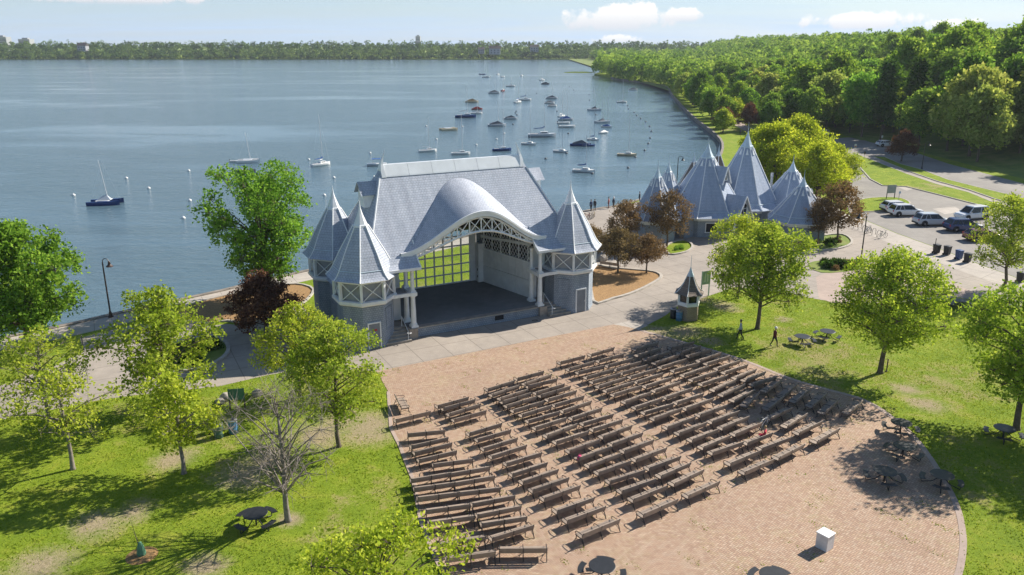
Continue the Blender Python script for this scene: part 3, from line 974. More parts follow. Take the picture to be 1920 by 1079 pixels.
# eave boards of the two front skirts
for s in (-1, 1):
    MB().bar((s * OPEN, v_front(6.25) - 0.02, 6.17), (s * 8.6, v_front(6.25) - 0.02, 6.17), 0.08, 0.22).build('eave_board', 'white_trim', ROOF)
    MB().tube([(s * OPEN, v_front(z) - 0.01, z + 0.02) for z in ZL if z < 8.2], 0.06, 5).build('verge_trim', 'white_trim', ROOF)
    sf = MB()
    zz = [z for z in ZL if z < 8.4]
    sf.grid([[(s * (OPEN + 0.005), v_front(z), z - 0.02) for z in zz], [(s * (OPEN + 0.005), v_front(z) + 0.1, z - 0.3) for z in zz]])
    sf.build('verge_board', 'white_trim', ROOF)
# ridge cap in panels, horn finials at the ends
rl = 6.55
N = 6
for k in range(N):
    a = -rl + 2 * rl * k / N + 0.012; b = -rl + 2 * rl * (k + 1) / N - 0.012
    pm = MB()
    for s in (-1, 1):
        q = [(a, VC + s * 0.62, 13.12), (b, VC + s * 0.62, 13.12), (b, VC + s * 0.17, 14.02), (a, VC + s * 0.17, 14.02)]
        pm.add(q, [(0, 1, 2, 3) if s < 0 else (3, 2, 1, 0)])
    pm.add([(a, VC - 0.17, 14.02), (b, VC - 0.17, 14.02), (b, VC + 0.17, 14.02), (a, VC + 0.17, 14.02)], [(0, 1, 2, 3)])
    pm.add([(a, VC - 0.62, 13.12), (b, VC - 0.62, 13.12), (b, VC - 0.66, 13.02), (a, VC - 0.66, 13.02)], [(3, 2, 1, 0)])
    pm.build('ridge_panel', 'white_metal', ROOF)
for s in (-1, 1):
    fm = MB()
    for (dx, z, w, d) in ((0, 0, 0, 0),):
        prof = [(0.0, 13.0, 0.42, 0.68), (0.06, 13.6, 0.30, 0.45), (0.02, 14.1, 0.20, 0.24), (-0.10, 14.55, 0.12, 0.12), (-0.24, 14.95, 0.06, 0.06), (-0.36, 15.25, 0.012, 0.012)]
    P = []
    for dx, z, w, d in prof:
        x = s * (6.62 + dx)
        P.append([(x - w / 2, VC - d, z), (x + w / 2, VC - d, z), (x + w / 2, VC + d, z), (x - w / 2, VC + d, z), (x - w / 2, VC - d, z)])
    fm.grid(P)
    fm.build('horn_finial', 'white_metal', ROOF)
# dormers on the hipped ends
for s in (-1, 1):
    dm = MB()
    z0, z1 = 10.6, 11.9
    xo = half_u(10.3) + 0.35
    dm.add([(s * xo, VC - 0.75, z0), (s * xo, VC + 0.75, z0), (s * xo, VC + 0.75, z1), (s * xo, VC, z1 + 0.7), (s * xo, VC - 0.75, z1),
            (s * 7.2, VC - 0.75, z0), (s * 7.2, VC + 0.75, z0), (s * 7.2, VC + 0.75, z1), (s * 7.2, VC, z1 + 0.7), (s * 7.2, VC - 0.75, z1)],
           [(0, 1, 2, 3, 4), (0, 4, 9, 5), (1, 6, 7, 2), (0, 5, 6, 1)])
    D = dm.build('dormer', 'white_trim', ROOF)
    rm = MB()
    for t in (-1, 1):
        rm.add([(s * (xo + .3), VC + t * 1.05, z1 - 0.24), (s * (xo + .3), VC, z1 + 0.8), (s * 7.0, VC, z1 + 0.8), (s * 7.0, VC + t * 1.05, z1 - 0.24)], [(0, 1, 2, 3)])
    rm.build('roof_shingles', 'roof_shingle', ROOF)

# the wave roof
NU = 72
us = [-UE + 2 * UE * k / NU for k in range(NU + 1)]
def wave(u, t, off=0.0):
    zf, vf = z_front(u), v_edge(u)
    zm = z_valley(u); vm = v_front(zm) + 0.04
    return (u, vf + (vm - vf) * t, zf + (zm - zf) * t - off)
wm = MB(); wm.grid([[wave(u, t) for u in us] for t in np.linspace(0, 1, 9)])
WAVE = wm.build('wave_roof', 'roof_shingle', BS, smooth=True)
# shingle courses of the wave follow its curve: u = arc length, v = run up the slope
me = WAVE.data; uvd = me.uv_layers[0].data
arc = [0.0]
for a, b in zip(us[:-1], us[1:]):
    arc.append(arc[-1] + math.hypot(b - a, z_front(b) - z_front(a)))
for p in me.polygons:
    for li in p.loop_indices:
        co = me.vertices[me.loops[li].vertex_index].co
        uvd[li].uv = (float(np.interp(co.x, us, arc)), (co.y + 1) * 1.25)
um = MB(); um.grid([[wave(u * 0.985, t, 0.24) for u in us] for t in np.linspace(0.012, 1, 7)], flip=True)
um.build('wave_deck', 'dark_wood', WAVE, smooth=True)
fm = MB()
P = []
for u in us:
    x, v, z = wave(u, 0)
    P.append([(x, v + 0.10, z + 0.035), (x, v - 0.06, z + 0.035), (x, v - 0.06, z - 0.12), (x, v - 0.0, z - 0.12), (x, v - 0.0, z - 0.42), (x, v + 0.2, z - 0.42)])
fm.grid(P, flip=True)
fm.build('fascia', 'white_trim', WAVE)
rb = MB()
for k in range(1, 12):
    u = -UE + 2 * UE * k / 12
    rb.tube([wave(u, t, 0.34) for t in (0.03, 0.5, 1)], 0.06, 4)
rb.build('rafters', 'dark_wood', WAVE)
# truss behind the fascia
def ch_t(u): return z_front(u) - 0.55
def ch_b(u): return min(6.62 + 2.05 * bell(u / 6.7, 0.9), ch_t(u) - 0.02)
TV = 0.25
def tv(u): return v_edge(u) + TV
tu = [-6.3 + 12.6 * k / 60 for k in range(61)]
TR = MB().tube([(u, tv(u), ch_t(u)) for u in tu], 0.085, 4).build('truss_chord', 'white_trim', BS)
MB().tube([(u, tv(u), ch_b(u)) for u in tu], 0.10, 4).build('truss_chord', 'white_trim', BS)
pn = [-6.3 + 12.6 * k / 12 for k in range(13)]
for i, u in enumerate(pn):
    MB().bar((u, tv(u), ch_b(u)), (u, tv(u), ch_t(u) + 0.02), 0.09).build('truss_post', 'white_trim', BS)
for a, b in zip(pn[:-1], pn[1:]):
    MB().bar((a, tv(a) + 0.02, ch_b(a)), (b, tv(b) + 0.02, ch_t(b)), 0.06).build('truss_brace', 'white_trim', BS)
    MB().bar((a, tv(a) - 0.03, ch_t(a)), (b, tv(b) - 0.03, ch_b(b)), 0.06).build('truss_brace', 'white_trim', BS)

# stage
SZ = 0.92
fl = [(-6.5, 0.0), (6.5, 0.0), (6.5, 2.4), (4.75, 10.3), (-4.75, 10.3), (-6.5, 2.4)]
MB().prism([(p[0], p[1]) for p in fl], SZ - 0.12, SZ).build('stage_floor', 'stage_floor', BS)
MB().box((0, 0.16, 0.41), (12.0, 0.3, 0.82)).build('stage_front', 'wall_shingle', BS)
MB().box((0, 0.08, 0.868), (12.2, 0.5, 0.085)).build('stage_edge', 'kerb_stone', BS)
MB().box((0, 0.10, SZ - 0.002), (12.2, 0.62, 0.012)).build('stage_lip', 'step_stone', BS)
MB().box((1.9, -0.005, 0.48), (0.85, 0.05, 0.42)).build('vent_grille', 'dark_void', BS)
# side walls of the stage house in panels, lattice above, pier at the back
for s in (-1, 1):
    a = Vector((s * 6.45, 2.5, 0)); b = Vector((s * 4.85, 9.7, 0))
    d = (b - a); L = d.length; d.normalize()
    ang = math.atan2(d.y, d.x)
    n = 7
    for r, (z0, z1) in enumerate(((SZ, 2.62), (2.64, 4.3))):
        for k in range(n):
            c = a + d * (L * (k + 0.5) / n)
            MB().box((c.x, c.y, (z0 + z1) / 2), (L / n - 0.02, 0.12, z1 - z0 - 0.015), ang).build('wall_panel', 'white_wall', BS)
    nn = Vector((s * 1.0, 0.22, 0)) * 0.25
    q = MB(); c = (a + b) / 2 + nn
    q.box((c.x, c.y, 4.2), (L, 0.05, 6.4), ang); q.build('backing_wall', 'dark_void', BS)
    c = (a + b) / 2
    MB().box((c.x, c.y, 4.38), (L, 0.2, 0.14), ang).build('wall_cap', 'white_trim', BS)
    MB().bar((a.x, a.y, 6.1), (b.x, b.y, 5.55), 0.16, 0.26).build('lattice_rail', 'white_trim', BS)
    lt = MB()
    step = 0.42
    k = -8
    z0, z1 = 4.45, 7.4
    while k * step < L + 0.01:
        for sg in (0, 1):
            t0, t1 = k * step, k * step + (z1 - z0) * 0.72
            za, zb = (z0, z1) if sg == 0 else (z1, z0)
            ta, tb = max(0, t0), min(L, t1)
            if tb - ta > 0.05:
                f = lambda t: za + (zb - za) * (t - t0) / (t1 - t0)
                p, q2 = a + d * ta, a + d * tb
                lt.bar((p.x, p.y, f(ta)), (q2.x, q2.y, f(tb)), 0.035, 0.035)
        k += 1
    lt.build('lattice', 'white_trim', BS)['kind'] = 'stuff'
    for t in np.linspace(0.05, 0.95, 6):
        p = a + d * (L * t)
        MB().bar((p.x, p.y, 4.4), (p.x, p.y, 7.3), 0.09).build('lattice_post', 'white_trim', BS)
    MB().box((s * 4.72, 9.75, 2.9), (0.75, 0.75, 3.95)).build('pier', 'white_wall', BS)
    MB().box((s * 4.15, 10.28, 3.9), (0.62, 0.22, 5.95)).build('end_wall', 'white_wall', BS)
    for z in (1.5, 2.2):
        MB().box((s * 4.36, 9.6, z), (0.06, 0.14, 0.22)).build('socket_box', 'black_metal', BS)
    # outer side wall and its lean-to between the towers
    MB().box((s * 9.25, VC, 3.1), (0.2, 4.2, 6.2)).build('side_wall', 'wall_shingle', BS)
    lr = MB(); lr.add([(s * 9.3, 2.6, 6.0), (s * 9.3, 7.8, 6.0), (s * 11.5, 7.8, 4.0), (s * 11.5, 2.6, 4.0)], [(0, 1, 2, 3) if s < 0 else (3, 2, 1, 0)])
    lr.build('lean_to_roof', 'roof_shingle', BS)
    MB().box((s * 11.1, VC, 2.0), (0.15, 4.4, 3.98)).build('lean_to_wall', 'wall_shingle', BS)
    MB().box((s * 6.9, 10.3, 3.1), (4.6, 0.2, 6.2)).build('back_wall', 'wall_shingle', BS)
    # flank between stage house and tower
    MB().box((s * 7.4, 2.55, 3.4), (1.9, 0.14, 5.0)).build('flank_wall', 'white_wall', BS)
    MB().box((s * 7.5, 2.46, 1.95), (0.85, 0.06, 2.05)).build('flank_door', 'door_grey', BS)
# glazed back wall: grid of panes
gx = np.linspace(-3.84, 3.84, 9); gz = np.linspace(SZ + 0.05, 6.6, 7)
WN = MB().box((0, 10.3, SZ + 0.03), (7.8, 0.18, 0.14)).build('window', 'white_wall', BS)
for x in gx:
    MB().box((x, 10.3, (gz[0] + gz[-1]) / 2), (0.13, 0.14, gz[-1] - gz[0])).build('mullion', 'white_wall', WN)
for z in gz[1:]:
    MB().box((0, 10.3, z), (7.68, 0.125, 0.12)).build('transom', 'white_wall', WN)
pane = None
for x0, x1 in zip(gx[:-1], gx[1:]):
    for z0, z1 in zip(gz[:-1], gz[1:]):
        loc = ((x0 + x1) / 2, 10.3, (z0 + z1) / 2)
        if pane is None:
            pane = MB().box((0, 0, 0), (x1 - x0 - 0.13, 0.012, z1 - z0 - 0.12)).build('pane', 'window_glass', WN, loc=loc)
        else:
            inst(pane, WN, loc)
# columns in pairs with the balcony between them and the towers
def column(u, v):
    c = MB()
    c.box((0, 0, SZ + 0.09), (0.62, 0.62, 0.18)); c.lathe([(0.30, SZ + 0.18), (0.30, SZ + 0.30), (0.235, SZ + 0.36), (0.22, SZ + 1.4), (0.185, 3.55), (0.23, 3.60), (0.26, 3.72)], 14)
    o = c.build('column', 'white_trim', BS, smooth=False, loc=(u, v, 0))
    h = MB(); h.lathe([(0.20, 4.15), (0.17, 4.4), (0.15, 5.75), (0.2, 5.85), (0.22, 6.0)], 12); h.box((0, 0, 4.1), (0.46, 0.46, 0.14))
    h.build('upper_shaft', 'white_trim', o)
for s in (-1, 1):
    column(s * 6.12, 0.15); column(s * 6.12, 1.75)
    MB().box((s * 6.12, 0.95, 3.88), (0.56, 2.3, 0.30)).build('entablature', 'white_trim', BS)
    MB().box((s * 7.2, 0.02, 3.88), (1.62, 0.26, 0.28)).build('balcony_beam', 'white_trim', BS)
    MB().box((s * 7.3, 1.2, 3.80), (1.8, 2.1, 0.10)).build('balcony_floor', 'grey_panel', BS)
    # plinth and steps
    MB().box((s * 6.3, 0.1, 0.45), (0.75, 0.8, 0.895)).build('plinth', 'step_stone', BS)
    MB().box((s * 7.5, 1.75, 0.44), (1.8, 1.5, 0.88)).build('landing', 'step_stone', BS)
    stp = None
    for k in range(5):
        z1 = SZ - 0.035 - 0.176 * k
        v0 = 1.0 - 0.36 * k
        w0, w1 = 6.72, 8.55 + 0.08 * k
        MB().box((s * (w0 + w1) / 2, v0 - 0.18 - 0.003 * k, z1 / 2), (w1 - w0 + 0.02 * k, 0.36, z1)).build('step', 'step_stone', BS)
        MB().box((s * (w0 + w1) / 2, v0 - 0.18 - 0.02, z1 + 0.012), (w1 - w0 + 0.04, 0.38, 0.03)).build('step_tread', 'kerb_stone', BS)
    rl_ = [(s * 6.95, 1.0, 1.8), (s * 6.95, 0.7, 1.72), (s * 6.95, -0.75, 0.92)]
    for k in range(13):
        a = 2 * PI * k / 12 + PI / 2
        rl_.append((s * (6.95 + 0.16 * math.cos(a)), -0.93 + 0.16 * math.sin(a), 0.86))
    H = MB().tube(rl_, 0.028, 6).build('handrail', 'white_trim', BS)
    MB().bar((s * 6.95, -0.7, 0), (s * 6.95, -0.7, 0.94), 0.045).build('rail_post', 'white_trim', H)
    MB().bar((s * 6.95, 0.85, 0.8), (s * 6.95, 0.85, 1.76), 0.045).build('rail_post', 'white_trim', H)
MB().tube([(4.7, -1.0, 0.03), (4.9, -1.2, 0.03), (5.2, -1.15, 0.03), (5.15, -0.9, 0.03), (4.85, -0.85, 0.03), (4.72, -1.0, 0.04)], 0.02, 5).build('cable_loop', 'rubber', BS)
# ------------------------------------------------------------------ refectory with its cluster of spires
RF = empty('refectory', (28, 102, 0), 0, 'lakeside refectory building with cluster of tall blue shingled spires', 'building')
RFo = Vector((28, 102, 0))
def pavilion(cx, cy, n, rw, re, ze, za, ph, par, spike=0.9, wallmat='wall_shingle', roofmat='roof_shingle_blue', gablets=(0, 1, 2, 3, 4, 5, 6, 7), name='pavilion'):
    x, y = cx - RFo.x, cy - RFo.y
    zc = za - 0.16 * (za - ze) - 0.25
    rc = re * 0.125
    straight = lambda z: rc + (re * 0.80 - rc) * (zc - z) / (zc - (ze + 0.75))
    prof = [(re, ze), (re * 0.90, ze + 0.28), (re * 0.80, ze + 0.75), (straight(ze + 0.45 * (zc - ze)), ze + 0.45 * (zc - ze)), (rc, zc)]
    wb = MB(); roof_loft(wb, [(rw, 0), (rw, ze + 0.3)], n, ph)
    wb.build('wall', wallmat, par, loc=(x, y, 0))
    tb = MB(); tb.lathe([(rw + 0.05, ze - 0.55), (rw + 0.08, ze - 0.5), (rw + 0.08, ze - 0.2), (rw + 0.02, ze - 0.15)], n, ph=ph, cap=False)
    tb.build('frieze', 'white_trim', par, loc=(x, y, 0))
    sb = MB(); sb.lathe([(rw - 0.1, ze - 0.05), (re + 0.03, ze - 0.06), (re + 0.05, ze + 0.04)], n, ph=ph, cap=False)
    sb.build('soffit', 'white_trim', par, loc=(x, y, 0))
    rb = MB(); roof_loft(rb, prof, n, ph)
    R = rb.build('roof', roofmat, par, loc=(x, y, 0))
    hp = None
    for k in range(n):
        if hp is None:
            hp = hip_tube(prof, 0, 0.06).build('hip_trim', 'white_trim', R, rz=ph)
        else:
            inst(hp, R, (0, 0, 0), ph + 2 * PI * k / n)
    b = MB(); b.lathe([(re * 0.835, ze + 0.62), (re * 0.845, ze + 0.66), (re * 0.825, ze + 0.70)], n, ph=ph, cap=False)
    b.build('roof_band', 'cap_metal', R)
    c = MB(); hc = za - zc
    c.lathe([(rc * 1.22, zc - 0.2), (rc * 1.16, zc - 0.02), (rc * 1.0, zc + 0.04), (rc * 0.62, zc + hc * 0.35), (rc * 0.28, zc + hc * 0.72), (0.06, za), (0.035, za + 0.1), (0.012, za + spike)], n, ph=ph)
    c.build('spire_cap', 'cap_metal', R)
    # louvred gablets below the cap
    zg = zc - 0.95
    rg = straight(zg) * math.cos(PI / n)
    w = min(0.17, straight(zg) * math.sin(PI / n) * 0.38)
    g0 = None
    for k in gablets:
        if k >= n: continue
        a = ph + PI / n + 2 * PI * k / n
        if g0 is None:
            g = MB(); g.add([(rg + 0.16, -w, zg - 0.15), (rg + 0.16, w, zg - 0.15), (rg - 0.13, 0, zg + 0.62), (rg - 0.1, -w, zg - 0.15), (rg - 0.1, w, zg - 0.15), (rg - 0.35, 0, zg + 0.62)],
                                [(0, 1, 2), (0, 2, 5, 3), (1, 4, 5, 2), (0, 3, 4, 1)])
            g0 = g.build('gablet', 'white_trim', R, rz=a)
        else:
            inst(g0, R, (0, 0, 0), a)
    return R, (x, y)
pavilion(18.1, 98.6, 8, 2.7, 3.5, 2.85, 9.2, 0.15, RF)
pavilion(20.6, 104.5, 8, 2.6, 3.3, 2.85, 8.9, 0.3, RF)
R3, c3 = pavilion(25.4, 103.8, 8, 4.7, 6.0, 2.65, 11.4, 0.42, RF)
R4, c4 = pavilion(31.4, 107.2, 8, 4.6, 5.7, 2.9, 12.5, 0.2, RF, 1.3)
pavilion(37.6, 106.6, 8, 3.6, 4.6, 2.7, 8.7, 0.3, RF)
pavilion(36.7, 99.6, 8, 3.3, 4.2, 2.45, 7.75, 0.1, RF)
# link blocks between the pavilions
for (a, b, w, h) in (((20.5, 100.5), (25, 104), 4.5, 2.9), ((27, 105), (31, 107), 6, 3.1), ((33, 106), (37, 103), 5, 2.8)):
    a = Vector((*a, 0)) - RFo; b = Vector((*b, 0)) - RFo
    d = b - a
    MB().box(((a.x + b.x) / 2, (a.y + b.y) / 2, h / 2), (d.length, w, h), math.atan2(d.y, d.x)).build('link_wall', 'wall_shingle', RF)
# porch gable and window dormer on the large west pavilion, toward the plaza on its lit side
def gable(par, c, ang, r0, r1, hw, z0, z1, window=True):
    ca, sa = math.cos(ang), math.sin(ang)
    T = lambda r, t, z: (c[0] + ca * r - sa * t, c[1] + sa * r + ca * t, z)
    g = MB(); g.add([T(r1, -hw, z0), T(r1, hw, z0), T(r1, 0, z1), T(r0, -hw, z0), T(r0, hw, z0), T(r0, 0, z1)], [(0, 1, 2), (1, 4, 5, 2), (0, 2, 5, 3)])
    G_ = g.build('gable_wall', 'white_trim', par)
    k = 1.22
    r = MB()
    for s in (-1, 1):
        r.add([T(r1 + 0.35, s * hw * k, z0 - 0.22 * (z1 - z0)), T(r1 + 0.35, 0, z1 + 0.12), T(r0, 0, z1 + 0.12), T(r0, s * hw * k, z0 - 0.22 * (z1 - z0))], [(0, 1, 2, 3)])
    r.build('gable_roof', 'roof_shingle_blue', par)
    v = MB()
    for s in (-1, 1):
        v.bar(T(r1 + 0.37, s * hw * k, z0 - 0.22 * (z1 - z0)), T(r1 + 0.37, 0, z1 + 0.14), 0.14, 0.08)
    v.build('verge_board', 'white_trim', par)
    if window:
        v = MB()
        v.add([T(r1 + 0.02, -hw * 0.42, z0 + 0.1), T(r1 + 0.02, hw * 0.42, z0 + 0.1), T(r1 + 0.02, hw * 0.42, z0 + 0.55 * (z1 - z0)), T(r1 + 0.02, 0, z0 + 0.75 * (z1 - z0)), T(r1 + 0.02, -hw * 0.42, z0 + 0.55 * (z1 - z0))], [(0, 1, 2, 3, 4)])
        W = v.build('window', 'car_glass', par)
        m = MB(); m.bar(T(r1 + 0.04, 0, z0 + 0.1), T(r1 + 0.04, 0, z0 + 0.7 * (z1 - z0)), 0.05); m.bar(T(r1 + 0.04, -hw * 0.42, z0 + 0.4 * (z1 - z0)), T(r1 + 0.04, hw * 0.42, z0 + 0.4 * (z1 - z0)), 0.05)
        m.build('glazing_bar', 'white_trim', W)
gable(RF, c3, rad(-48), 2.0, 5.9, 1.6, 2.75, 5.2, True)
gable(RF, c3, rad(-50), 0.8, 2.9, 0.75, 6.9, 8.6, True)
for t in (-1, 1):
    a = rad(-48)
    MB().bar((c3[0] + math.cos(a) * 5.75 - math.sin(a) * 1.5 * t, c3[1] + math.sin(a) * 5.75 + math.cos(a) * 1.5 * t, 0), (c3[0] + math.cos(a) * 5.75 - math.sin(a) * 1.5 * t, c3[1] + math.sin(a) * 5.75 + math.cos(a) * 1.5 * t, 2.7), 0.22).build('porch_post', 'white_trim', RF)
# doors, service windows, flue pipes, round emblem over the counter
def on_wall(c, rw, n, ph, k):
    a = ph + PI / n + 2 * PI * k / n
    d = rw * math.cos(PI / n)
    return a, (c[0], c[1], 0), d
for c, rw, ph, ks in ((c3, 4.7, 0.42, (4, 5, 6)), (c4, 4.6, 0.2, (4, 5, 6))):
    for k in ks:
        a, loc, d = on_wall(c, rw, 8, ph, k)
        W = MB().box((d + 0.03, 0, 1.25), (0.06, 1.5, 1.1)).build('service_window', 'dark_void', RF, loc=loc, rz=a)
        fr = MB()
        for s in (-1, 1): fr.box((d + 0.05, s * 0.8, 1.25), (0.08, 0.1, 1.3))
        fr.box((d + 0.052, 0, 1.86), (0.08, 1.7, 0.1)); fr.box((d + 0.1, 0, 0.66), (0.25, 1.8, 0.08))
        fr.build('window_frame', 'white_trim', W)
a = math.atan2(-1, -0.15)
MB().lathe([(0.02, 0), (0.42, 0.0), (0.42, 0.06), (0.02, 0.07)], 20).build('round_emblem', 'hull_red', RF, loc=(c4[0] - 0.4, c4[1] - 5.25, 2.35)).rotation_euler = (rad(82), 0, 0)
for dx, dy, z0, z1, m in ((-2.9, -2.6, 5.0, 7.5, 'steel'), (3.4, -1.0, 4.6, 7.2, 'steel')):
    MB().lathe([(0.16, z0), (0.16, z1 - 0.55), (0.2, z1 - 0.5), (0.2, z1)], 10).build('flue_pipe', m, RF, loc=(c4[0] + dx, c4[1] + dy, 0))
# two small brown roofed pavilions behind
for (x, y, za, lab) in ((27.6, 121.0, 7.6, 'small brown roofed spire pavilion by the lake edge behind refectory'), (31.4, 121.5, 8.7, 'small brown roofed spire pavilion standing between the two tallest refectory spires')):
    E_ = empty('spire_pavilion', (x, y, 0), 0, lab, 'pavilion')
    RFo_s = RFo; RFo = Vector((x, y, 0))
    pavilion(x, y, 6, 1.9, 2.6, 2.8, za, 0.3, E_, 0.5, 'wall_tan', 'roof_brown', ())
    RFo = RFo_s

# ------------------------------------------------------------------ ticket kiosk on the lawn edge
K = empty('kiosk', G(1289, 597), 0, 'small hexagonal kiosk with brown bell roof and tan brick base', 'kiosk')
kb = MB(); roof_loft(kb, [(1.02, 0), (1.0, 1.35)], 6, 0.2); kb.build('base', 'wall_tan', K)
kb = MB(); kb.lathe([(1.0, 1.33), (1.06, 1.36), (1.06, 1.62), (0.98, 1.68), (0.95, 1.68)], 6, ph=0.2); kb.build('sill', 'white_trim', K)
kg = MB(); roof_loft(kg, [(0.86, 1.65), (0.86, 2.5)], 6, 0.2); kg.build('glazing', 'car_glass', K)
for k in range(6):
    a = 0.2 + k * PI / 3
    MB().bar((0.95 * math.cos(a), 0.95 * math.sin(a), 1.6), (0.95 * math.cos(a), 0.95 * math.sin(a), 2.45), 0.17).build('post', 'white_trim', K)
kb = MB(); kb.lathe([(0.9, 2.35), (1.05, 2.35), (1.05, 2.50), (0.9, 2.50)], 6, ph=0.2, cap=False); kb.build('frieze', 'white_trim', K)
KP = [(1.42, 2.45), (1.15, 2.6), (0.88, 2.88), (0.62, 3.3), (0.29, 4.05)]
kb = MB(); roof_loft(kb, KP, 6, 0.2); KR = kb.build('roof', 'roof_brown', K)
for k in range(6):
    hip_tube(KP, 0.2 + k * PI / 3, 0.035).build('hip_trim', 'white_trim', KR)
kb = MB(); kb.lathe([(0.34, 3.98), (0.31, 4.1), (0.19, 4.35), (0.07, 4.7), (0.025, 4.85), (0.02, 5.7), (0.01, 5.95)], 6, ph=0.2); kb.build('spire_cap', 'cap_metal', KR)
# ------------------------------------------------------------------ trees
def norm(a):
    return a / np.maximum(np.linalg.norm(a, axis=1, keepdims=True), 1e-9)
def leaf_quads(rng, centres, n, sigma, L, up=0.55, flat=1.0):
    c = np.repeat(centres, n, axis=0)
    off = rng.normal(size=c.shape) * sigma
    off[:, 2] *= flat
    c = c + off
    nrm = norm(rng.normal(size=c.shape) + np.array([0, 0, up]))
    t = norm(np.cross(nrm, rng.normal(size=c.shape)))
    b = np.cross(nrm, t)
    s = L * rng.uniform(0.5, 1.5, size=(len(c), 1))
    V = np.stack([c - t * s * 0.5, c + b * s * 0.30, c + t * s * 0.5, c - b * s * 0.30], axis=1).reshape(-1, 3)
    F = np.arange(len(V)).reshape(-1, 4)
    return V, F
def make_tree(seed, H, cb, R, lobes, tips, per, L, lobe_r, sig, leafmat, bark='bark', trunk_r=0.16, shape='round', twig=True, lean=0.0, up=0.55, dense_twigs=False, ascend=0.45):
    """returns (trunk mesh, crown mesh): limbs reach into lobes, twigs fan out of each limb, leaves sit round the twig ends"""
    rng = np.random.default_rng(seed)
    mb = MB()
    top = cb + (H - cb) * (0.62 if shape != 'vase' else 0.35)
    pts = []
    for k in range(7):
        t = k / 6
        pts.append((lean * t * t * H * 0.1 + rng.normal() * 0.04 * H / 8, rng.normal() * 0.04 * H / 8, t * top))
    pts[0] = (0, 0, -0.15)
    rs = [trunk_r * (1.45 if k == 0 else 1.0) * (1 - 0.62 * (k / 6)) for k in range(7)]
    mb.tube([(0, 0, -0.15), (0, 0, 0.18)] + pts[1:], [trunk_r * 1.7, trunk_r * 1.08] + rs[1:], 7)
    axis = np.array(pts)
    C = []; sh = []
    for i in range(lobes):
        t = (i + 0.5) / lobes
        a = i * 2.39996 + rng.uniform(-0.5, 0.5)
        if shape == 'round': pr = math.sqrt(max(0.05, 1 - (1.75 * t - 0.72) ** 2))
        elif shape == 'vase': pr = 0.42 + 0.62 * t ** 0.8 if t < 0.8 else 0.80
        elif shape == 'cone': pr = 1.05 - 0.85 * t
        elif shape == 'flat': pr = math.sqrt(max(0.05, 1 - (1.35 * t - 0.3) ** 2))
        else: pr = 1.0
        rr = R * pr * rng.uniform(0.5, 1.0) if i % 4 else R * pr * rng.uniform(0.1, 0.45)
        rr = max(0.0, rr - lobe_r * 0.25)
        z = cb + lobe_r * 0.5 + t * (H - cb - lobe_r * 1.1)
        c = np.array([math.cos(a) * rr + lean * t * H * 0.08, math.sin(a) * rr, z])
        s0 = np.clip((z - ascend * rr) / top, 0.28, 0.98)
        p0 = np.array([np.interp(s0, np.linspace(0, 1, 7), axis[:, k]) for k in range(3)])
        mid = p0 * 0.5 + c * 0.5 + np.array([0, 0, 0.12 * rr]) + rng.normal(size=3) * 0.1 * lobe_r
        br = trunk_r * 0.40 * (1 - 0.4 * t)
        mb.tube([p0, mid, c], [br, br * 0.7, br * 0.35], 5, cap=False)
        lr = lobe_r * rng.uniform(0.75, 1.25)
        d = norm(rng.normal(size=(tips, 3)) + np.array([0, 0, 0.25]))
        rad_ = lr * rng.uniform(0.35, 1.0, size=(tips, 1)) ** 0.6
        q = c + d * rad_ * np.array([1, 1, 0.8])
        C.append(q); sh.append(np.full(tips, rng.uniform(-0.2, 0.2)))
        if twig:
            for k in range(0, tips, 1 if dense_twigs else 2):
                mb.tube([c, (c + q[k]) / 2 + rng.normal(size=3) * 0.05, q[k]], [br * 0.35, br * 0.22, br * 0.08], 3, cap=False)
                if dense_twigs:
                    for _ in range(2):
                        m2 = c + (q[k] - c) * rng.uniform(0.3, 0.8)
                        mb.tube([m2, m2 + norm(rng.normal(size=(1, 3)))[0] * 0.5 + (q[k] - c) * 0.35], [br * 0.18, br * 0.07], 3, cap=False)
    C = np.concatenate(C); sh = np.concatenate(sh)
    V, F = leaf_quads(rng, C, per, sig, L, up)
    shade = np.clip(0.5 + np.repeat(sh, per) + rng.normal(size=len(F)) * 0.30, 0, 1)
    crown = np_mesh('crown', V, F, leafmat, shade)
    tb = bpy.data.meshes.new('trunk'); tb.from_pydata(mb.v, [], mb.f); tb.materials.append(MATS[bark])
    tb.polygons.foreach_set('use_smooth', [True] * len(tb.polygons)); tb.update()
    return tb, crown
def plant_tree(kind, meshes, x, y, z=0.0, rz=0.0, s=1.0, label=None, group=None, cat='tree', sz=None):
    e = empty(kind, (x, y, z), rz)
    e.scale = (s, s, sz or s)
    tag(e, label, cat, group)
    for nm, me in zip(('trunk', 'crown'), meshes):
        if me is None: continue
        link(bpy.data.objects.new(nm, me), e)
    return e
TM = {}
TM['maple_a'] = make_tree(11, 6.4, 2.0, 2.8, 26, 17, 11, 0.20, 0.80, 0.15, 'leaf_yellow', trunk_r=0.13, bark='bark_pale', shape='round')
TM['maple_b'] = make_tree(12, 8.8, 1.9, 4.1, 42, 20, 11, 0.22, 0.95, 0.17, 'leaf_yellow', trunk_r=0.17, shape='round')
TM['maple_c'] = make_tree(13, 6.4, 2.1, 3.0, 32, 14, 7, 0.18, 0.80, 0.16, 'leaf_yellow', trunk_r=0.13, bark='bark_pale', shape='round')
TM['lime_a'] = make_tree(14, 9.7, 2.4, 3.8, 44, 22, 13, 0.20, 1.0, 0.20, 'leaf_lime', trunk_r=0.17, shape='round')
TM['lime_b'] = make_tree(15, 9.3, 2.6, 4.6, 54, 24, 15, 0.20, 1.1, 0.21, 'leaf_lime', trunk_r=0.19, shape='round', lean=0.6)
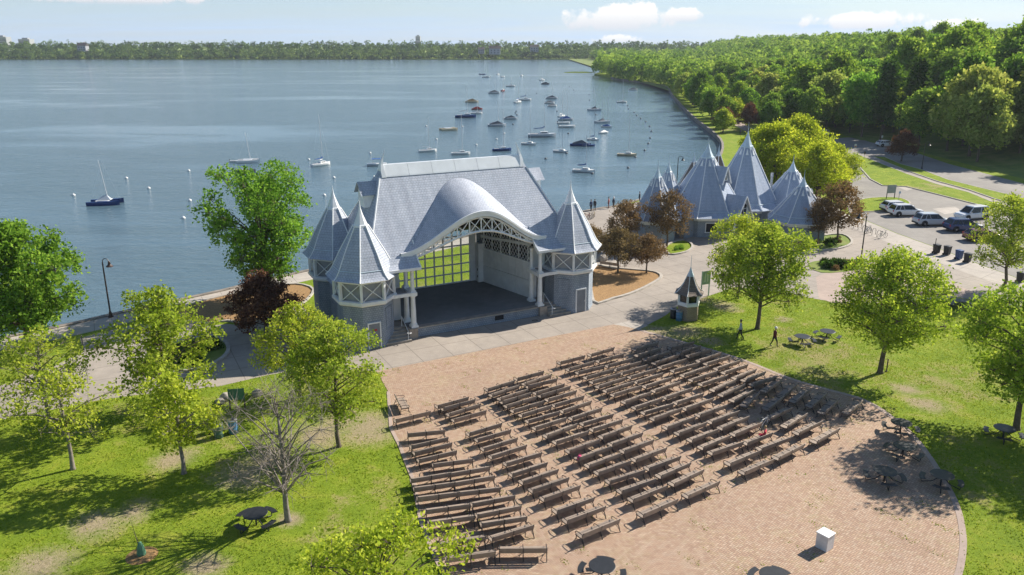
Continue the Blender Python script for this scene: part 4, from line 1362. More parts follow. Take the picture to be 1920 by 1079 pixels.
TM['lime_c'] = make_tree(16, 9.6, 2.4, 4.4, 58, 24, 15, 0.20, 1.05, 0.21, 'leaf_lime', trunk_r=0.20, shape='round')
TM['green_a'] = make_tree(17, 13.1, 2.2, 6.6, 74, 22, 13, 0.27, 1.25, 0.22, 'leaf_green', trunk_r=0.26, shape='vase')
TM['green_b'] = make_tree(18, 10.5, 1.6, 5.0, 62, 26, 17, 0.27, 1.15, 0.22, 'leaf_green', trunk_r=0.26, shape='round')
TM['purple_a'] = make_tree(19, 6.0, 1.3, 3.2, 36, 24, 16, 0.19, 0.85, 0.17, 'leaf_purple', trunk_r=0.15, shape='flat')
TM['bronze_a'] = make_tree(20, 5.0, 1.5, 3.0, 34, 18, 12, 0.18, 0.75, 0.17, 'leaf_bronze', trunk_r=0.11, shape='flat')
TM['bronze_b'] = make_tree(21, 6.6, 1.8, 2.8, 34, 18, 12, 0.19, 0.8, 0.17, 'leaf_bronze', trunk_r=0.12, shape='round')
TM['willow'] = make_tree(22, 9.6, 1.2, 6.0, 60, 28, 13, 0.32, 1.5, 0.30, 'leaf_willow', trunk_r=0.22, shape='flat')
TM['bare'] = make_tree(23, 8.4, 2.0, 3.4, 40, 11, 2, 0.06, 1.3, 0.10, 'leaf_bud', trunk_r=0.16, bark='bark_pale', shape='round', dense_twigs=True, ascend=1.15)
def near_tree(kind, key, px, label, rz=0.0, s=1.0, group=None, sz=None):
    p = G(*px)
    return plant_tree(kind, TM[key], p.x, p.y, 0, rz, s, label, group, sz=sz)
near_tree('maple_tree', 'maple_a', (345, 888), 'young yellow green maple in front of the oil drum bins', 0.4)
near_tree('maple_tree', 'maple_b', (318, 770), 'spreading yellow green maple overhanging the kerbed planter island', 2.0)
near_tree('maple_tree', 'maple_c', (137, 880), 'pale trunked thinly leafed maple standing alone on the west lawn', 1.1)
near_tree('maple_tree', 'maple_c', (97, 806), 'thinly leafed maple beside the west walk, behind the pale trunked maple', 3.3, 1.08)
near_tree('maple_tree', 'maple_b', (563, 745), 'olive green maple crown against the front west tower wall', 4.1, 0.78)
near_tree('ash_tree', 'lime_a', (635, 838), 'bright green tree at the worn dirt corner of the brick plaza', 0.2, 0.84)
near_tree('elm_tree', 'green_a', (505, 562), 'tall vase shaped bright green elm between bandshell and lake', 0.9)
near_tree('linden_tree', 'green_b', (55, 655), 'large dense green tree at the water beside the brown lamp', 0.0)
near_tree('plum_tree', 'purple_a', (500, 632), 'dark purple leafed plum tree in the west mulch bed', 0.0, 1.12, None, 0.92)
near_tree('bare_tree', 'bare', (540, 977), 'nearly leafless grey tree beside the picnic table on west lawn', 0.0)
near_tree('ash_tree', 'lime_b', (1420, 617), 'leaning lime green tree beside the walking man in grey', 0.3)
near_tree('ash_tree', 'lime_a', (1382, 560), 'lime green tree behind the pale green sign', 2.2, 0.86)
near_tree('ash_tree', 'lime_c', (1650, 700), 'rounded lime green tree shading the slanted benches', 0.0)
near_tree('ash_tree', 'lime_c', (1905, 805), 'broad green tree with a picnic table under its trunk', 2.4, 1.02)
near_tree('ash_tree', 'lime_a', (1880, 545), 'lime green tree on the walk in front of the parked red car', 1.0, 1.0)
for px, key, rz, s, lab in (((1158, 513), 'bronze_a', 0, 1.0, 'spreading bronze crabapple in the mulch bed beside the east tower'), ((1212, 513), 'bronze_a', 2, 0.86, 'small bronze crabapple at the rounded tip of the mulch bed'),
                            ((1172, 470), 'bronze_b', 1, 0.92, 'slender bronze crabapple behind the lakeside bench'), ((1250, 464), 'bronze_b', 3, 1.05, 'bronze crabapple against the white wall of the refectory'),
                            ((1568, 455), 'bronze_b', 4, 1.15, 'broad bronze crabapple in the kerbed planter by the bike racks'), ((1533, 458), 'bronze_b', 5, 0.85, 'small bronze crabapple touching the refectory end wall'),
                            ((1108, 487), 'bronze_a', 5, 0.8, 'bronze crabapple half hidden behind the east tower roof')):
    near_tree('crabapple_tree', key, px, lab, rz, s)
for px, rz, s in (((1530, 374), 0, 0.92), ((1452, 352), 1.5, 1.12), ((1560, 350), 2.5, 0.75), ((1490, 330), 3.9, 1.15), ((1430, 318), 5.0, 0.9)):
    near_tree('willow_tree', 'willow', px, 'yellow green willow growing behind the refectory spires', rz, s, 'willows behind the refectory')
plant_tree('maple_tree', make_tree(31, 6.8, 1.6, 4.0, 40, 22, 11, 0.17, 0.9, 0.16, 'leaf_yellow', trunk_r=0.15), -5.0, 25.6, 0, 0.7, 1.0, 'yellow green treetop at the plaza corner beside the last bench rows')
p = G(2290, 960); plant_tree('ash_tree', TM['lime_c'], p.x, p.y, 0, 1.9, 1.0, 'green tree shading the lawn edge beyond the round tables')
p = G(2120, 820); plant_tree('ash_tree', TM['lime_b'], p.x, p.y, 0, 4.4, 1.0, 'green tree standing on the lawn east of the picnic tables')
p = G(-190, 900); plant_tree('maple_tree', TM['maple_b'], p.x, p.y, 0, 2.7, 0.9, 'maple on the far west lawn throwing shade across the grass')
# sapling in its watering bag
S_ = empty('sapling', G(266, 1042), 0, 'thin staked sapling with green watering bag in a mulch ring', 'tree')
MB().tube([(0, 0, 0), (-0.12, 0, 0.9), (-0.3, 0.05, 2.0)], [0.022, 0.018, 0.006], 5).build('trunk', 'bark', S_)
MB().tube([(-0.12, 0, 0.9), (-0.35, 0.1, 1.5)], [0.01, 0.004], 4).build('branch', 'bark', S_)
MB().lathe([(0.20, 0.0), (0.22, 0.15), (0.17, 0.45), (0.08, 0.75), (0.03, 0.78)], 9).build('watering_bag', 'green_sign', S_)
mr = MB(); mr.lathe([(0.75, 0.0), (0.6, 0.05), (0.1, 0.06)], 14); mr.build('mulch_ring', 'mulch', S_)
# shrubs and planter plants
rs = random.Random(5)
def shrub_mesh(seed, r, h, n, L, mat):
    rng = np.random.default_rng(seed)
    d = norm(rng.normal(size=(n, 3))); d[:, 2] = np.abs(d[:, 2])
    c = d * rng.uniform(0.3, 1, size=(n, 1)) ** 0.5 * np.array([r, r, h])
    V, F = leaf_quads(rng, c, 6, 0.08, L)
    return np_mesh('foliage', V, F, mat, np.clip(rng.normal(0.5, 0.25, len(F)), 0, 1))
SHR = [shrub_mesh(1, 0.6, 0.7, 90, 0.16, 'leaf_dark'), shrub_mesh(2, 0.5, 0.5, 80, 0.14, 'leaf_green'), shrub_mesh(3, 0.55, 0.6, 80, 0.15, 'leaf_bronze')]
def shrubs(poly_px, n, kinds, label, group, s=(0.6, 1.2), z=0.05):
    c = Vector((0, 0, 0)); P = gp(poly_px)
    for p in P: c += p / len(P)
    for _ in range(n):
        q = P[rs.randrange(len(P))]
        w = P[rs.randrange(len(P))]
        t = rs.random(); f = rs.uniform(0.1, 0.85)
        p = c + ((q + (w - q) * t) - c) * f
        o = bpy.data.objects.new('shrub', SHR[rs.choice(kinds)]); link(o)
        o.location = (p.x, p.y, z); k = rs.uniform(*s); o.scale = (k, k, k); o.rotation_euler = (0, 0, rs.uniform(0, 6))
        tag(o, label, 'shrub', group)
shrubs([(255, 684), (300, 657), (395, 634), (424, 650), (370, 690), (300, 700)], 26, (0, 0, 1), 'low dark green shrub in the kerbed planter west of stage', 'shrubs in the west planter', (0.6, 1.3))
shrubs([(1515, 497), (1560, 489), (1620, 494), (1600, 506), (1540, 510)], 20, (0, 1, 0, 2), 'low green shrub in the open planting strip by the lamp', 'shrubs in the planting strip', (0.7, 1.3))
shrubs([(1508, 457), (1580, 443), (1594, 455), (1555, 466)], 18, (1, 2, 0), 'low shrub in the kerbed planter at the refectory end', 'shrubs at the refectory end', (0.5, 0.9))
shrubs([(1252, 465), (1290, 456), (1296, 466), (1258, 476)], 9, (1, 1), 'low plant in the small planter at the refectory west wall', 'plants at the refectory west wall', (0.4, 0.7))

# ------------------------------------------------------------------ the wood on the hillside
def forest_proto(seed, H, R, mat, shape='round', lobes=46):
    return make_tree(seed, H, H * 0.22, R, lobes, 24, 7, 0.62, R * 0.30, 0.40, mat, trunk_r=0.26, shape=shape, twig=False)
FP = [forest_proto(41, 14, 5.4, 'leaf_forest'), forest_proto(42, 13, 5.8, 'leaf_forest', 'flat'), forest_proto(43, 15, 4.8, 'leaf_forest'), forest_proto(44, 12, 5.2, 'leaf_forest', 'vase'),
      forest_proto(45, 13, 6.0, 'leaf_oak', 'flat'), forest_proto(46, 14, 5.0, 'leaf_forest', 'round', 60), forest_proto(47, 9, 4.2, 'leaf_lime'), forest_proto(48, 6, 4.0, 'leaf_purple', 'flat', 30), forest_proto(49, 15, 3.0, 'leaf_dark', 'cone', 40)]
rng = np.random.default_rng(77)
sx = np.array([p.x for p in shore_near]); sy = np.array([p.y for p in shore_near])
m_ = sy > 130
def shore_x(y): return float(np.interp(y, sy[m_][:40], sx[m_][:40]))
def px_of(x, y, z=0):
    f = y * cp_ - (z - CAM_H) * sp_; up = y * sp_ + (z - CAM_H) * cp_
    return 960 + FPX * x / f, 539.5 - FPX * up / f
pts = []
cells = {}
tries = 0
while tries < 90000 and len(pts) < 2200:
    tries += 1
    y = rng.uniform(95, 1180) ** 1.0
    x = rng.uniform(60, 760)
    u, v = px_of(x, y, 14)
    if u < 1120 or u > 2080: continue
    if y < 222:
        if x < np.interp(y, HILL_Y, HILL_X) + 3: continue
        if y < 165 and x < 110: continue
    elif y < 600:
        dxs = x - shore_x(y)
        if dxs < 4 or 7.5 < dxs < 14: continue
        if dxs < 7.5 and y < 420 and rng.random() < 0.75: continue
    else:
        if x < np.interp(y, [600, 700, 860, 1000, 1180], [74, 86, 112, 128, 120]): continue
    d = 7.0 if y < 300 else 8.8 if y < 480 else 13.5
    key = (int(x // 8), int(y // 8)); ok = True
    for a in range(-2, 3):
        for b in range(-2, 3):
            for q in cells.get((key[0] + a, key[1] + b), ()):
                if (q[0] - x) ** 2 + (q[1] - y) ** 2 < d * d: ok = False
    if not ok: continue
    cells.setdefault(key, []).append((x, y)); pts.append((x, y))
# a row of trees along the water
yy = 232.0
while yy < 596:
    pts.append((shore_x(yy) + rng.uniform(3.2, 6.5), yy)); yy += rng.uniform(9, 22) if yy < 330 else rng.uniform(6, 11)
while yy < 1180:
    pts.append((float(np.interp(yy, [600, 640, 700, 860, 1000, 1180], [74, 69, 84, 110, 126, 118])), yy)); yy += rng.uniform(8, 14)
pts.sort(key=lambda p: math.hypot(*p))
N_IND = 295
for (x, y) in pts[:N_IND]:
    k = rng.choice(9, p=[0.2, 0.15, 0.17, 0.12, 0.11, 0.15, 0.06, 0.02, 0.02])
    u, v = px_of(x, y)
    if u > 1760 and y < 190 and rng.random() < 0.6: k = 4
    s = rng.uniform(0.62, 1.2)
    if x < shore_x(min(y, 599)) + 20 and y > 215: s *= 0.72
    elif y < 260: s *= 1.22
    look = ('full round green tree', 'flat topped spreading green tree', 'tall narrow green tree', 'vase shaped green tree', 'pale olive oak', 'dense heavy green tree', 'light lime green tree', 'purple leafed tree', 'dark conifer')[k]
    lx = x - float(np.interp(y, HILL_Y, HILL_X))
    zone = 'by the lakeside path' if lx < 0 else 'at the foot of the hillside wood' if lx < 25 else 'halfway up the hillside wood' if lx < 70 else 'high in the hillside wood'
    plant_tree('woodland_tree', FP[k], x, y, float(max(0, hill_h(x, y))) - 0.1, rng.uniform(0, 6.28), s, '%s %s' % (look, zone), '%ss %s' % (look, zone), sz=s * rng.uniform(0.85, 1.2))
near_tree('plum_tree', 'purple_a', (1690, 303), 'dark purple tree beside the road under the hill', 1.0, 1.05)
near_tree('plum_tree', 'purple_a', (1403, 246), 'dark purple tree by the lakeside path beyond the spires', 2.0, 1.25)
for px, s, r in (((1298, 196), 0.8, 0), ((1312, 192), 0.9, 1), ((1355, 250), 0.7, 2), ((1330, 205), 0.8, 3), ((1345, 222), 0.75, 5), ((1376, 232), 0.8, 4)):
    p = G(*px); plant_tree('young_tree', FP[6], p.x, p.y, 0, r, s, 'young light green tree beside the lakeside path', 'young trees along the lakeside path')
# far-off wood: one mass
def wood_mass(name, P, quads, L, seed, label, mat='leaf_forest'):
    rng = np.random.default_rng(seed)
    P = np.asarray(P)
    n = len(P)
    LB = 11
    d = norm(rng.normal(size=(n * LB, 3))).reshape(n, LB, 3)
    d[:, :, 2] = np.abs(d[:, :, 2])
    R = P[:, 3][:, None, None]; Hh = P[:, 4][:, None]
    lob = d * R * rng.uniform(0.45, 0.8, size=(n, LB, 1))
    lob[:, :, 2] = lob[:, :, 2] / R[:, :, 0] * Hh * 0.62 + Hh * rng.uniform(0.06, 0.36, size=(n, LB))
    lob += P[:, None, :3]
    q = max(4, quads // LB)
    e = norm(rng.normal(size=(n * LB * q, 3)) + np.array([0, 0, 0.5])).reshape(n, LB, q, 3)
    c = lob[:, :, None, :] + e * (R[:, :, None, :] * 0.40) * rng.uniform(0.7, 1.05, size=(n, LB, q, 1))
    V, F = leaf_quads(rng, c.reshape(-1, 3), 1, 0.1, L, 0.7)
    shade = np.repeat(rng.uniform(0.0, 1.0, n), LB * q) + np.repeat(rng.normal(size=n * LB) * 0.12, q) + rng.normal(size=len(F)) * 0.12
    shade = np.clip(shade, 0, 1)
    o = bpy.data.objects.new(name, np_mesh(name, V, F, mat, shade)); link(o)
    tag(o, label, 'woodland', None, 'stuff')
    return o
mass = []
for (x, y) in pts[N_IND:]:
    s = rng.uniform(0.75, 1.15)
    mass.append((x, y, float(max(0, hill_h(x, y))), 8.4 * s, 16 * s))
if mass: wood_mass('far_hillside_wood', mass, 396, 1.7, 5, 'continuous green woodland covering the far hillside and headland')
mass = []
for row, (y0, zb, hh) in enumerate(((1197, -1, 9), (1212, 1, 13), (1236, 4, 14), (1275, 8, 15), (1330, 11, 16))):
    x = -1150
    while x < 330:
        x += rng.uniform(4.5, 8.5)
        k = rng.uniform(0.85, 1.12)
        yy = y0 + rng.uniform(-6, 6) + (0 if x > -800 else (-800 - x) * -0.06)
        mass.append((x, yy, zb, 6.5 * k, hh * k))
wood_mass('far_shore_wood', mass, 154, 2.2, 6, 'low band of hazy green woodland along the far lake shore', 'leaf_far')

# ------------------------------------------------------------------ turf: blades over the near lawns, weeds in the paving joints
def inside(poly, X, Y):
    r = np.zeros(len(X), bool)
    n = len(poly)
    for i in range(n):
        x0, y0 = poly[i][0], poly[i][1]; x1, y1 = poly[(i + 1) % n][0], poly[(i + 1) % n][1]
        if y0 == y1: continue
        c = (y0 > Y) != (y1 > Y)
        r ^= c & (X < (x1 - x0) * (Y - y0) / (y1 - y0) + x0)
    return r
plaza_poly = pl_l[::-1] + smooth_line(pl_r, 4)
def blades(name, X, Y, h0, h1, w, seed, mat, label, z=0.0):
    rng = np.random.default_rng(seed)
    n = len(X)
    a = rng.uniform(0, 6.28, n); h = rng.uniform(h0, h1, n); ww = w * rng.uniform(0.6, 1.4, n)
    lean = rng.normal(size=(n, 2)) * h[:, None] * 0.55
    dx, dy = np.cos(a) * ww, np.sin(a) * ww
    V = np.stack([np.stack([X - dx, Y - dy, np.full(n, z)], 1), np.stack([X + dx, Y + dy, np.full(n, z)], 1), np.stack([X + lean[:, 0] , Y + lean[:, 1], z + h], 1)], 1).reshape(-1, 3)
    F = np.arange(n * 3).reshape(-1, 3)
    o = bpy.data.objects.new(name, np_mesh(name, V, F, mat, np.clip(rng.normal(0.5, 0.28, n), 0, 1))); link(o)
    tag(o, label, 'grass', None, 'stuff')
rng = np.random.default_rng(9)
X = rng.uniform(-48, 46, 300000); Y = rng.uniform(28, 76, 300000)
u_, v_ = 960 + FPX * X / (Y * cp_ + CAM_H * sp_), 539.5 - FPX * (Y * sp_ - CAM_H * cp_) / (Y * cp_ + CAM_H * sp_)
k_ = (u_ > -30) & (u_ < 1950) & (v_ < 1110)
for poly in (plaza_poly, west, esp): k_ &= ~inside(poly, X, Y)
k_ &= (v_ > 540) & ~((u_ < 620) & (v_ < 700))
# patchy: thinner where the turf is worn
cl = np.sin(X * 0.9 + 1.3 * np.sin(Y * 0.5)) * np.cos(Y * 0.8 + np.sin(X * 0.6)) + rng.normal(size=len(X)) * 0.6
worn_c = np.array([[*G(u, v)[:2], r] for (u, v, r) in ((690, 802, 3.6), (600, 815, 3.0), (640, 790, 2.6), (455, 890, 2.6), (500, 860, 2.2), (330, 860, 2.2), (1230, 625, 3.0), (1285, 622, 2.6), (1700, 730, 2.4), (1740, 760, 2.6), (180, 985, 2.2), (80, 1060, 2.4), (390, 1060, 1.6), (250, 960, 1.8))])
for wx, wy, wr in worn_c: k_ &= ((X - wx) ** 2 + (Y - wy) ** 2 > (wr * rng.uniform(0.0, 0.9, len(X))) ** 2)
k_ &= cl > -0.5
blades('lawn_grass', X[k_], Y[k_], 0.03, 0.10, 0.035, 3, 'leaf_grass', 'short bright green turf of the lawns round the plaza')
X = rng.uniform(-12, 24, 60000); Y = rng.uniform(30, 62, 60000)
k_ = inside(plaza_poly, X, Y)
cl = np.sin(X * 1.1 + 2 * np.sin(Y * 0.7)) * np.cos(Y * 1.3 + np.sin(X * 0.9)) + 0.5 * np.sin(X * 4 + Y * 3)
k_ &= cl > 0.98
blades('paving_weeds', X[k_], Y[k_], 0.02, 0.07, 0.03, 4, 'leaf_grass', 'sparse green weeds in the brick joints between benches', 0.02)
# ------------------------------------------------------------------ benches before the stage
BENCH_L = 2.46
def bench_proto():
    e = empty('park_bench', (0, 0, -50))
    L = BENCH_L
    for s in (-1, 1):
        b = MB()
        for k in range(2):
            z = 0.505 + 0.155 * k
            y = -0.245 - 0.06 * k
            b.box((s * (L / 4), y, z), (L / 2 - 0.05, 0.045, 0.148))
        b.build('backrest', 'bench_slat', e)
    st = MB()
    for k in range(4):
        st.box((0, -0.14 + 0.125 * k, 0.385 + (0.012 if k in (0, 3) else 0)), (L - 0.05, 0.118, 0.045))
    st.build('seat', 'bench_slat', e)
    f = None
    for x in (-L / 2 + 0.06, 0.0, L / 2 - 0.06):
        if f is None:
            m = MB()
            m.tube([(0, -0.40, 0.0), (0, -0.30, 0.22), (0, -0.20, 0.36), (0, -0.25, 0.52), (0, -0.34, 0.75)], 0.026, 5)
            m.tube([(0, 0.36, 0.0), (0, 0.25, 0.18), (0, 0.26, 0.36)], 0.026, 5)
            m.bar((0, -0.22, 0.345), (0, 0.30, 0.345), 0.045)
            m.tube([(0, -0.27, 0.58), (0, 0.0, 0.60), (0, 0.25, 0.57), (0, 0.34, 0.49), (0, 0.30, 0.41), (0, 0.24, 0.42)], 0.02, 5)
            m.tube([(0, -0.33, 0.12), (0, -0.05, 0.24), (0, 0.28, 0.10)], 0.016, 5)
            f = m.build('iron_frame', 'black_metal', e, loc=(x, 0, 0))
        else:
            inst(f, e, (x, 0, 0))
    return e
B0 = bench_proto()
used_b = [False]
def put_bench(a, b, label, group=None, length=None):
    """a and b: the two top corners of the backrest"""
    c = (a + b) / 2; d = (b - a); d.z = 0
    ang = math.atan2(d.y, d.x)
    if not used_b[0]:
        o = B0; used_b[0] = True
    else:
        o = copy_tree(B0)
    off = Vector((-math.sin(ang), math.cos(ang), 0)) * 0.36
    o.location = (c.x + off.x, c.y + off.y, 0.02)
    o.rotation_euler = (0, 0, ang)
    k = (length or d.length) / BENCH_L
    o.scale = (k, 1, 1)
    tag(o, label, 'bench', group)
    if not group and 'group' in o: del o['group']
    return o
def tile(ox, oy, rows):
    return [((ox + a / 5.994, oy + b / 5.994), (ox + c / 5.994, oy + d / 5.994)) for a, b, c, d in rows]
BN = tile(730, 640, [(75, 885, 472, 790), (550, 725, 900, 630), (612, 752, 975, 655), (680, 815, 1038, 705), (735, 880, 1100, 780), (1140, 527, 1395, 450), (1165, 597, 1475, 493), (1260, 640, 1572, 540),
    (1280, 675, 1608, 580), (1445, 417, 1745, 337), (1540, 472, 1835, 372), (1565, 500, 1898, 420), (1660, 575, 1978, 480), (1710, 605, 2048, 505), (1795, 650, 2115, 555), (1870, 712, 2200, 615), (1330, 722, 1668, 620),
    (1405, 775, 1752, 672), (1500, 825, 1838, 720), (1572, 893, 1928, 790), (1655, 970, 2006, 858), (1785, 1058, 2128, 928)])
BN += tile(1030, 630, [(133, 292, 410, 222), (480, 205, 740, 130), (232, 368, 522, 283), (570, 275, 848, 200), (335, 405, 632, 333), (670, 328, 955, 250), (430, 460, 738, 372), (765, 370, 1045, 287), (500, 510, 810, 420),
    (835, 410, 1115, 328), (570, 562, 870, 465), (930, 455, 1215, 370), (655, 610, 965, 512), (1000, 510, 1293, 417), (740, 655, 1050, 558), (1100, 560, 1392, 465), (870, 735, 1160, 630), (1205, 610, 1488, 512), (985, 800, 1290, 698),
    (1330, 685, 1625, 585), (1085, 858, 1410, 760), (1450, 745, 1745, 648), (1195, 925, 1505, 810), (1550, 812, 1862, 700), (985, 142, 1235, 68), (1010, 210, 1268, 130), (1100, 255, 1370, 168), (1205, 300, 1470, 207), (1275, 345, 1548, 260),
    (1415, 383, 1700, 300), (1515, 440, 1815, 338), (1625, 487, 1900, 395), (1735, 535, 2014, 444), (1710, 270, 1943, 186), (1790, 305, 2041, 228), (170, 840, 485, 732), (270, 920, 605, 808), (395, 982, 730, 880), (505, 1048, 838, 940)])
SHADE = tile(1030, 630, [(1380, 130, 1640, 65), (1480, 185, 1718, 107), (1590, 215, 1835, 148)])
BN += tile(1030, 770, [(615, 290, 942, 168), (720, 375, 1062, 252), (855, 452, 1187, 330), (985, 548, 1332, 420), (1135, 645, 1492, 515), (1270, 732, 1603, 590), (1420, 820, 1752, 665), (88, 350, 455, 232), (240, 450, 580, 325),
    (460, 615, 820, 480), (565, 695, 935, 565), (690, 795, 1088, 670), (825, 905, 1215, 770), (955, 1000, 1335, 850), (1340, 185, 1655, 70), (1475, 250, 1785, 132), (1620, 325, 1918, 210), (1745, 410, 2053, 280), (1850, 470, 2194, 354)])
PINKB = tile(1030, 770, [(345, 535, 705, 405)])
BN += tile(1310, 750, [(30, 165, 335, 55), (165, 240, 470, 125), (285, 310, 580, 187), (430, 380, 730, 255), (720, 545, 1060, 420), (375, 710, 710, 570), (535, 810, 860, 670), (920, 645, 1205, 500), (1350, 460, 1600, 320)])
CHILDB = tile(1310, 750, [(565, 478, 845, 372)])
SHADE += tile(1310, 750, [(1145, 365, 1405, 240), (1010, 290, 1240, 150), (830, 200, 1075, 78)])
BN += tile(1330, 640, [(110, 300, 360, 215), (195, 345, 445, 262), (340, 395, 520, 322), (440, 425, 630, 347), (75, 540, 320, 425), (165, 600, 425, 475), (300, 655, 530, 540)])
SLANT = tile(1330, 640, [(500, 480, 782, 390), (430, 720, 592, 553), (660, 550, 840, 418), (860, 600, 1003, 475), (680, 755, 865, 600), (985, 670, 1160, 522), (1175, 720, 1345, 575), (1310, 800, 1478, 640), (1590, 800, 1755, 645)])
BN += tile(740, 780, [(140, 205, 570, 165), (190, 340, 612, 245), (230, 412, 655, 305), (275, 495, 708, 395), (430, 548, 892, 487), (240, 710, 590, 652), (620, 655, 1082, 575), (270, 810, 640, 760), (665, 760, 1135, 680), (305, 918, 690, 870),
    (700, 870, 1200, 812), (845, 195, 1215, 85), (940, 265, 1318, 157), (1010, 367, 1392, 250), (1100, 455, 1495, 330), (1265, 535, 1665, 415), (1330, 655, 1728, 527), (1450, 740, 1852, 603), (1560, 835, 1972, 695), (1690, 930, 2099, 785)])
BN += tile(1040, 850, [(35, 650, 460, 500), (150, 760, 588, 600), (320, 920, 748, 745), (1010, 690, 1400, 520), (1520, 475, 1870, 318)])
BN += tile(780, 899, [(105, 355, 620, 285), (635, 280, 1125, 188), (140, 490, 670, 415), (690, 405, 1195, 305), (735, 505, 1260, 425), (860, 665, 1338, 520), (245, 740, 795, 650), (335, 900, 905, 820), (925, 790, 1485, 785)])
ZB = 0.73
def fit(seg):
    a, b = G(*seg[0], ZB), G(*seg[1], ZB)
    return a, b
lens = []
for seg in BN:
    a, b = fit(seg); lens.append((b - a).length)
    c = (a + b) / 2
    d = (b - a).normalized()
    L = min(2.62, max(2.36, (b - a).length))
    off = BL(0, 0) - c
    west = (c - BO).dot(BU)
    far = -(c - BO).dot(BV)
    blk = 'block by the west lawn' if west < -3.5 else 'west centre block' if west < 2.2 else 'east centre block' if west < 8.5 else 'block by the east lawn'
    row = 'front rows' if far < 13 else 'middle rows' if far < 20 else 'back rows'
    put_bench(c - d * L / 2, c + d * L / 2, 'weathered brown bench in the %s of the %s' % (row, blk), 'benches in the %s of the %s' % (row, blk))
for seg in SHADE:
    a, b = fit(seg); c = (a + b) / 2; d = (b - a).normalized()
    put_bench(c - d * 1.23, c + d * 1.23, 'grey park bench in tree shade at the lawn side of the rows', 'benches in tree shade at the lawn side')
for seg in SLANT:
    a, b = fit(seg); c = (a + b) / 2; d = (b - a).normalized()
    put_bench(c - d * 1.23, c + d * 1.23, 'grey park bench turned aslant to the rows in dappled shade', 'slanted benches in dappled shade')
a, b = fit(PINKB[0]); put_bench(a, b, 'grey park bench with a small pink bag on its seat')
PB = empty('bag', (0, 0, 0)); q = a.lerp(b, 0.06)
PB.location = (q.x - 0.1, q.y + 0.28, 0.425); tag(PB, 'small bright pink bag lying on a bench seat', 'bag')
MB().lathe([(0.12, 0), (0.17, 0.05), (0.16, 0.18), (0.08, 0.26), (0.02, 0.27)], 8).build('pouch', 'pink', PB)
MB().tube([(-0.1, 0, 0.22), (-0.06, 0, 0.36), (0.06, 0, 0.36), (0.1, 0, 0.22)], 0.015, 5).build('strap', 'pink', PB)
ca, cb_ = fit(CHILDB[0]); put_bench(ca, cb_, 'grey park bench with a person in red sitting at its end')
a, b = G(739, 740, ZB), G(752, 766, ZB)
put_bench(a, a + (b - a).normalized() * 1.75, 'short bench set apart at the plaza edge, turned sideways to the rows')
a, b = G(1124, 490, ZB), G(1160, 495, ZB)
put_bench(a, b, 'lone bench by the round boulder beside the east mulch bed')
a, b = G(327, 573, ZB), G(348, 568, ZB)
put_bench(a, b, 'dark bench at the promenade edge of the west mulch bed')

# ------------------------------------------------------------------ round picnic tables
def table_proto():
    e = empty('picnic_table', (0, 0, -50))
    t = MB(); t.lathe([(0.02, 0.735), (0.66, 0.735), (0.68, 0.75), (0.66, 0.765), (0.02, 0.765)], 24); t.build('tabletop', 'black_metal', e)
    p = MB()
    p.tube([(0, 0, 0.02), (0, 0, 0.74)], 0.05, 8)
    p.build('pedestal', 'black_metal', e)
    s0 = None
    for k in range(4):
        a = PI / 4 + k * PI / 2
        if s0 is None:
            m = MB()
            P = []
            for t_ in np.linspace(-0.42, 0.42, 8):
                P.append([(r * math.cos(t_), r * math.sin(t_), z) for r, z in ((0.92, 0.45), (1.22, 0.45), (1.23, 0.42), (0.91, 0.42), (0.92, 0.45))])
            m.grid(P)
            s0 = m.build('seat', 'black_metal', e, rz=a)
            g = MB(); g.tube([(0.05, 0, 0.62), (0.5, 0, 0.2), (1.05, 0, 0.03), (1.08, 0, 0.2), (1.07, 0, 0.43)], 0.03, 6)
            l0 = g.build('leg', 'black_metal', e, rz=a)
        else:
            inst(s0, e, None, a); inst(l0, e, None, a)
    return e
T0 = table_proto()
first = True
for px, rz, lab in (((481, 985), 0.2, 'round black metal picnic table beside the leafless tree'), ((1128, 1086), 0.5, 'round black picnic table on the brick plaza behind the bench rows'), ((1447, 1104), 0.1, 'round black picnic table on bricks near the white box'),
                    ((1687, 812), 0.4, 'round black picnic table at the plaza edge below the slanted benches'), ((1692, 857), 0.0, 'round black picnic table second along the curved plaza edge'),
                    ((1657, 905), 0.6, 'round black picnic table in dappled shade farthest inside the plaza'), ((1763, 912), 0.3, 'round black picnic table in shade nearest the curved brick border'),
                    ((1503, 646), 0.7, 'round black picnic table on the lawn near the walking person'), ((1550, 636), 0.1, 'round black picnic table in sun on the lawn under tree branches'),
                    ((1880, 822), 0.3, 'round black picnic table under the broad green tree'), ((1765, 572), 0.2, 'dark picnic table in deep shade behind the rounded tree'), ((1800, 577), 0.9, 'dark picnic table in deep shade beside the pink path')):
    o = T0 if first else copy_tree(T0); first = False
    p = G(*px); o.location = (p.x, p.y, 0.03 if px[0] > 1000 and px[1] > 700 and px[0] < 1790 else 0.0); o.rotation_euler = (0, 0, rz)
    o.scale = (0.93, 0.93, 0.95)
    tag(o, lab, 'table', 'round picnic tables')

# ------------------------------------------------------------------ white utility cabinet on the plaza
WB = empty('utility_cabinet', G(1541, 1033) + Vector((0.2, 0.25, 0.02)), rad(38), 'white square utility cabinet standing alone on the brick plaza', 'cabinet')
MB().box((0, 0, 0.41), (0.62, 0.62, 0.82)).build('body', 'white_box', WB, bevel=0.012)
MB().box((0, 0, 0.845), (0.68, 0.68, 0.05)).build('lid', 'white_trim', WB, bevel=0.01)
MB().box((0.315, 0.18, 0.42), (0.03, 0.05, 0.14)).build('latch', 'black_metal', WB)

